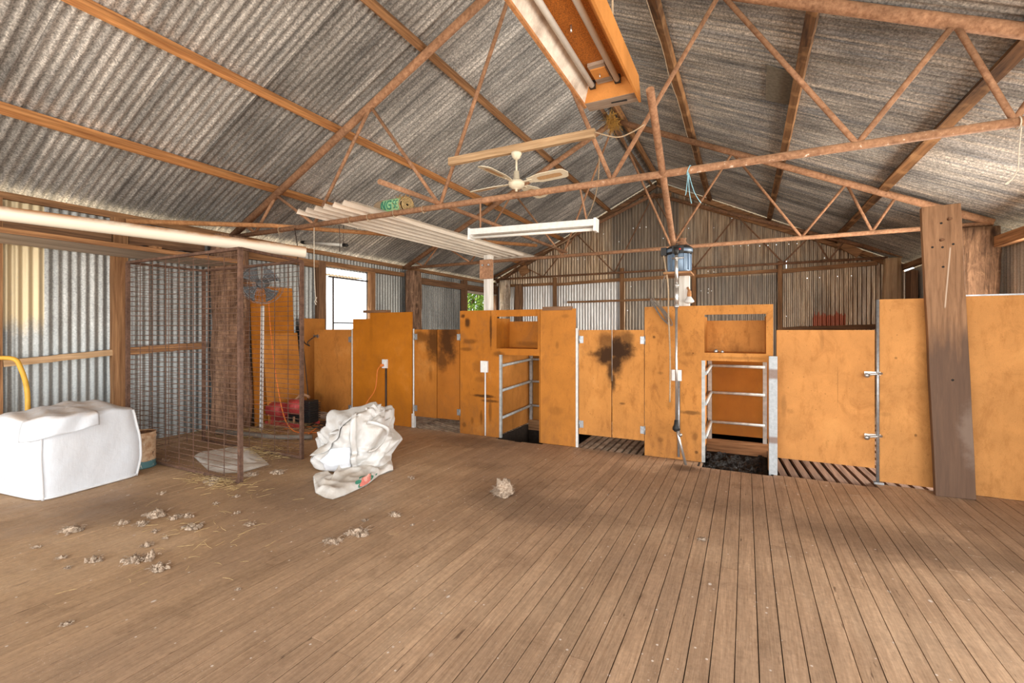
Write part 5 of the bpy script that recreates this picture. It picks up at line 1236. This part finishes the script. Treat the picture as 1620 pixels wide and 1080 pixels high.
TU = [(250, 815, 36, 14, 'long pale wool tuft, brightest of the group in front of the wire cage'), (277, 820, 18, 9, 'pinkish wool tuft just right of the long pale tuft'), (296, 818, 20, 10, 'stringy wool tuft at the right end of the cluster in front of the cage'),
      (192, 829, 20, 10, 'rounded wool tuft left of the long pale tuft'), (225, 829, 24, 9, 'small white-tipped wool tuft below the long pale tuft'), (113, 840, 34, 11, 'left-most large wool tuft below the corner of the white wool pack'),
      (58, 866, 14, 5, 'faint flattened wool tuft nearest the left edge of the view'), (148, 888, 24, 12, 'brown clumpy wool tuft left of the biggest foreground clump'), (97, 883, 14, 7, 'small dull wool tuft lower left of the wool pack'), (108, 899, 10, 7, 'tiny upright wool tuft below the dull one at lower left'),
      (212, 888, 34, 16, 'biggest foreground wool clump, a knot of several tufts'), (240, 884, 26, 20, 'pale tall wool tuft at the right of the biggest foreground clump'), (250, 900, 30, 12, 'ragged wool tuft in front of the biggest foreground clump'), (232, 864, 18, 10, 'dark rounded wool tuft behind the biggest foreground clump'),
      (246, 841, 12, 6, 'small wool crumb between the front and rear wool clusters'), (263, 851, 11, 6, 'small yellowish wool crumb right of centre in the left foreground'), (305, 834, 30, 9, 'dark flat wool tuft right of the long pale tuft'), (342, 797, 10, 5, 'single pale wool crumb in front of the cage post'),
      (374, 786, 12, 5, 'pale wool crumb right below the cage front corner'), (256, 781, 12, 6, 'small pale wool tuft between wool pack and cage'), (376, 812, 10, 6, 'little wool tuft alone right of the front cluster'), (395, 830, 16, 6, 'flat wispy wool tuft right of the cluster near the cage'),
      (566, 844, 38, 13, 'long wool tuft in the middle foreground'), (624, 816, 20, 10, 'white-topped wool tuft in the middle of the floor'), (525, 857, 34, 7, 'flat wool wisp left of the long middle tuft'), (651, 757, 12, 7, 'small wool tuft between the rose sack and the wool ball'),
      (577, 824, 12, 5, 'faint wool wisp above the long middle tuft'), (376, 933, 9, 5, 'small wool tuft alone near the bottom left'), (105, 988, 18, 6, 'flattened wool tuft lowest at the left'), (652, 831, 8, 4, 'tiny wool crumb right of the white-topped tuft'),
      (1112, 854, 16, 5, 'small white wool scrap on the boards below the shearing tube'), (340, 762, 34, 10, 'wool and hay clump against the front foot of the wire cage'), (395, 752, 26, 9, 'wool clump at the foot of the front cage post'), (440, 748, 24, 7, 'wool wisp by the right cage upright'), (258, 731, 16, 8, 'wool wisp on the bottom rail at the left end of the cage')]
for i, (px, py, w, h, lab) in enumerate(TU): tuft(px, py, w, h, lab, i+10)
o = tuft(797, 783, 32, 34, 'round ball of dirty fleece alone in the middle of the floor', 99, 'x', 120); o.name = 'fleece_ball'; del o['group']; o.data.name = 'fleece_ball'
o = tuft(783, 779, 18, 12, 'brown wool tuft clinging to the left of the fleece ball', 98)

# ------------------------------------------------------------------ strings, twine, nest, patches
one(MB().tube(smoothpts([(-1.2, 3.94, 3.09), W(975, 217, Y=3.97), W(1000, 209, Y=3.97), W(1019, 197, Y=3.975)], 8), .006, 6), 'rope', M['rope'], 'slack rope running from the fan beam towards the right roof slope', 'rope')
m = MB(); s0 = W(962, 0, Y=ye); 
a = W(1089, 290, Y=3.965); m = MB()
m.tube([(a.x+.04*math.cos(6.28*i/14)*.35, 4.0+.036*math.sin(6.28*i/14), 2.645+.036*math.cos(6.28*i/14)) for i in range(14)], .004, 5, closed=True)
for (x2, y2) in ((1084, 309), (1109, 321), (1094, 322)): m.tube(smoothpts([(a.x, 3.96, 2.62), W((a.x*0+1087+x2)/2, 303, Y=3.95), W(x2, y2, Y=3.95)], 4), .003, 5)
one(m, 'baling_twine', M['blue_twine'], 'pale blue twine knotted round the near truss bottom chord', 'twine')
a = W(1611, 204, Y=4.0); m = MB(); m.tube([(a.x, 4+.037*math.sin(6.28*i/14), 2.64+.037*math.cos(6.28*i/14)) for i in range(14)], .004, 5, closed=True)
m.tube(smoothpts([(a.x, 3.96, 2.61), W(1612, 240, Y=3.96), W(1610, 268, Y=3.96), W(1597, 288, Y=3.96), W(1590, 291, Y=3.96), W(1600, 284, Y=3.96)], 5), .0035, 5)
one(m, 'baling_twine', M['white_rope'], 'straw-coloured twine hanging from the truss at the right edge of the view', 'twine')
one(MB().tube(smoothpts([W(497, 360, Y=3.98), W(497, 420, Y=3.98), W(499, 468, Y=3.98), W(501, 478, Y=3.98)], 4), .0045, 6).tube([W(501, 470, Y=3.98), W(498, 477, Y=3.98), W(500, 482, Y=3.98)], .006, 5), 'pull_string', M['white_rope'], 'white pull string with a knotted end hanging left of the bright window', 'string')
one(MB().tube(smoothpts([W(536, 356, Y=4.0), W(538, 378, Y=4.0), W(537, 398, Y=4.0)], 4), .004, 6), 'pull_string', M['black_cord'], 'short dark wire hanging from the near truss over the small tube light', 'string')
for k, (px, z) in enumerate(((444, 0), (555, 0), (584, 0), (625, 0), (671, 0))):
    a = W(px, 350, Y=4.0); labs = ['first wire tie from the left on the near truss bottom chord', 'wire tie on the near truss below the left edge of the stacked iron', 'wire tie on the near truss below the middle of the stacked iron', 'orange wire tie on the near truss below the hessian roll', 'pale wire tie on the near truss right of the hessian roll']
    one(MB().tube([(a.x+.006*math.sin(12.56*i/28), 4+.036*math.sin(6.28*i/14), 2.645+.036*math.cos(6.28*i/14)) for i in range(14)], .0045, 5, closed=True).tube([(a.x, 3.965, 2.62), (a.x+.03, 3.955, 2.58)], .004, 5), 'wire_tie', M['rope'], labs[k], 'wire tie', 'wire ties on the near truss')
one(MB().tube(smoothpts([W(948, 245, Y=4.05), W(944, 300, Y=4.6), W(928, 345, Y=5.2), W(900, 378, Y=6.2), W(860, 398, Y=7.4)], 6), .006, 6), 'rope', M['rope'], 'pale rope sagging from the near truss to the middle truss behind the batten light', 'rope')
m = MB(); nc = Vector((XRI+.02, 7.4, 4.72)); rr = random.Random(4)
for i in range(260):
    p = nc+Vector((rr.gauss(0, .05), rr.gauss(0, .05), rr.gauss(0, .07))); q = p+Vector((rr.gauss(0, .05), rr.gauss(0, .04), rr.gauss(-.02, .07))); m.tube([p, q], .003, 3, cap=False)
o = one(m, 'straw_nest', M['nest'], 'tuft of golden nest straw wedged in the roof peak at the middle truss', 'nest'); o['kind'] = 'stuff'
# repair patch on right slope
a = W(1215, 100, Y=0.001) if False else None
def onroofR(px, py):
    u = (px-810)/FP; v = (521-py)/FP; dx = FX+u*RX; dy = FY+u*RY; z0 = ZRI-.025; d = (z0-HC+SL*XRI)/(v+SL*dx); return Vector((d*dx, d*dy, HC+d*v))
P4 = [onroofR(1213, 103), onroofR(1262, 118), onroofR(1258, 168), onroofR(1211, 158)]
M['patch'] = plain('brownish_patch', (.17, .145, .11), .6, 0, .3, 30)
one(MB().add(P4+[p+Vector((0, 0, .008)) for p in P4], [(0, 1, 2, 3), (7, 6, 5, 4), (0, 4, 5, 1), (1, 5, 6, 2), (2, 6, 7, 3), (3, 7, 4, 0)]), 'roof_patch', M['patch'], 'brownish square patch fixed on the right roof slope near the halfway purlin', 'patch')
# pale conduit above the near truss right chord
p0 = W(1150, -10, Y=4.10); p1 = W(1400, 27, Y=4.10)
one(MB().bar(Vector((-.25, 4.08, 4.86-.482*1.70+.075)), Vector((1.0, 4.08, 4.86-.482*2.95+.06)), .05, .03), 'pale_batten', M['paint_wood'], 'pale thin batten lying on the right top chord of the near truss', 'batten')
# wire running along the purlin on the right slope
one(MB().tube([(-.80+.008*math.sin(i*1.3), 3.0+i*.33, zr(-.8)-.10+.012*math.sin(i*2.1)) for i in range(18)], .004, 5), 'wire', M['rope'], 'pale wire running under the highest purlin of the right slope', 'wire')
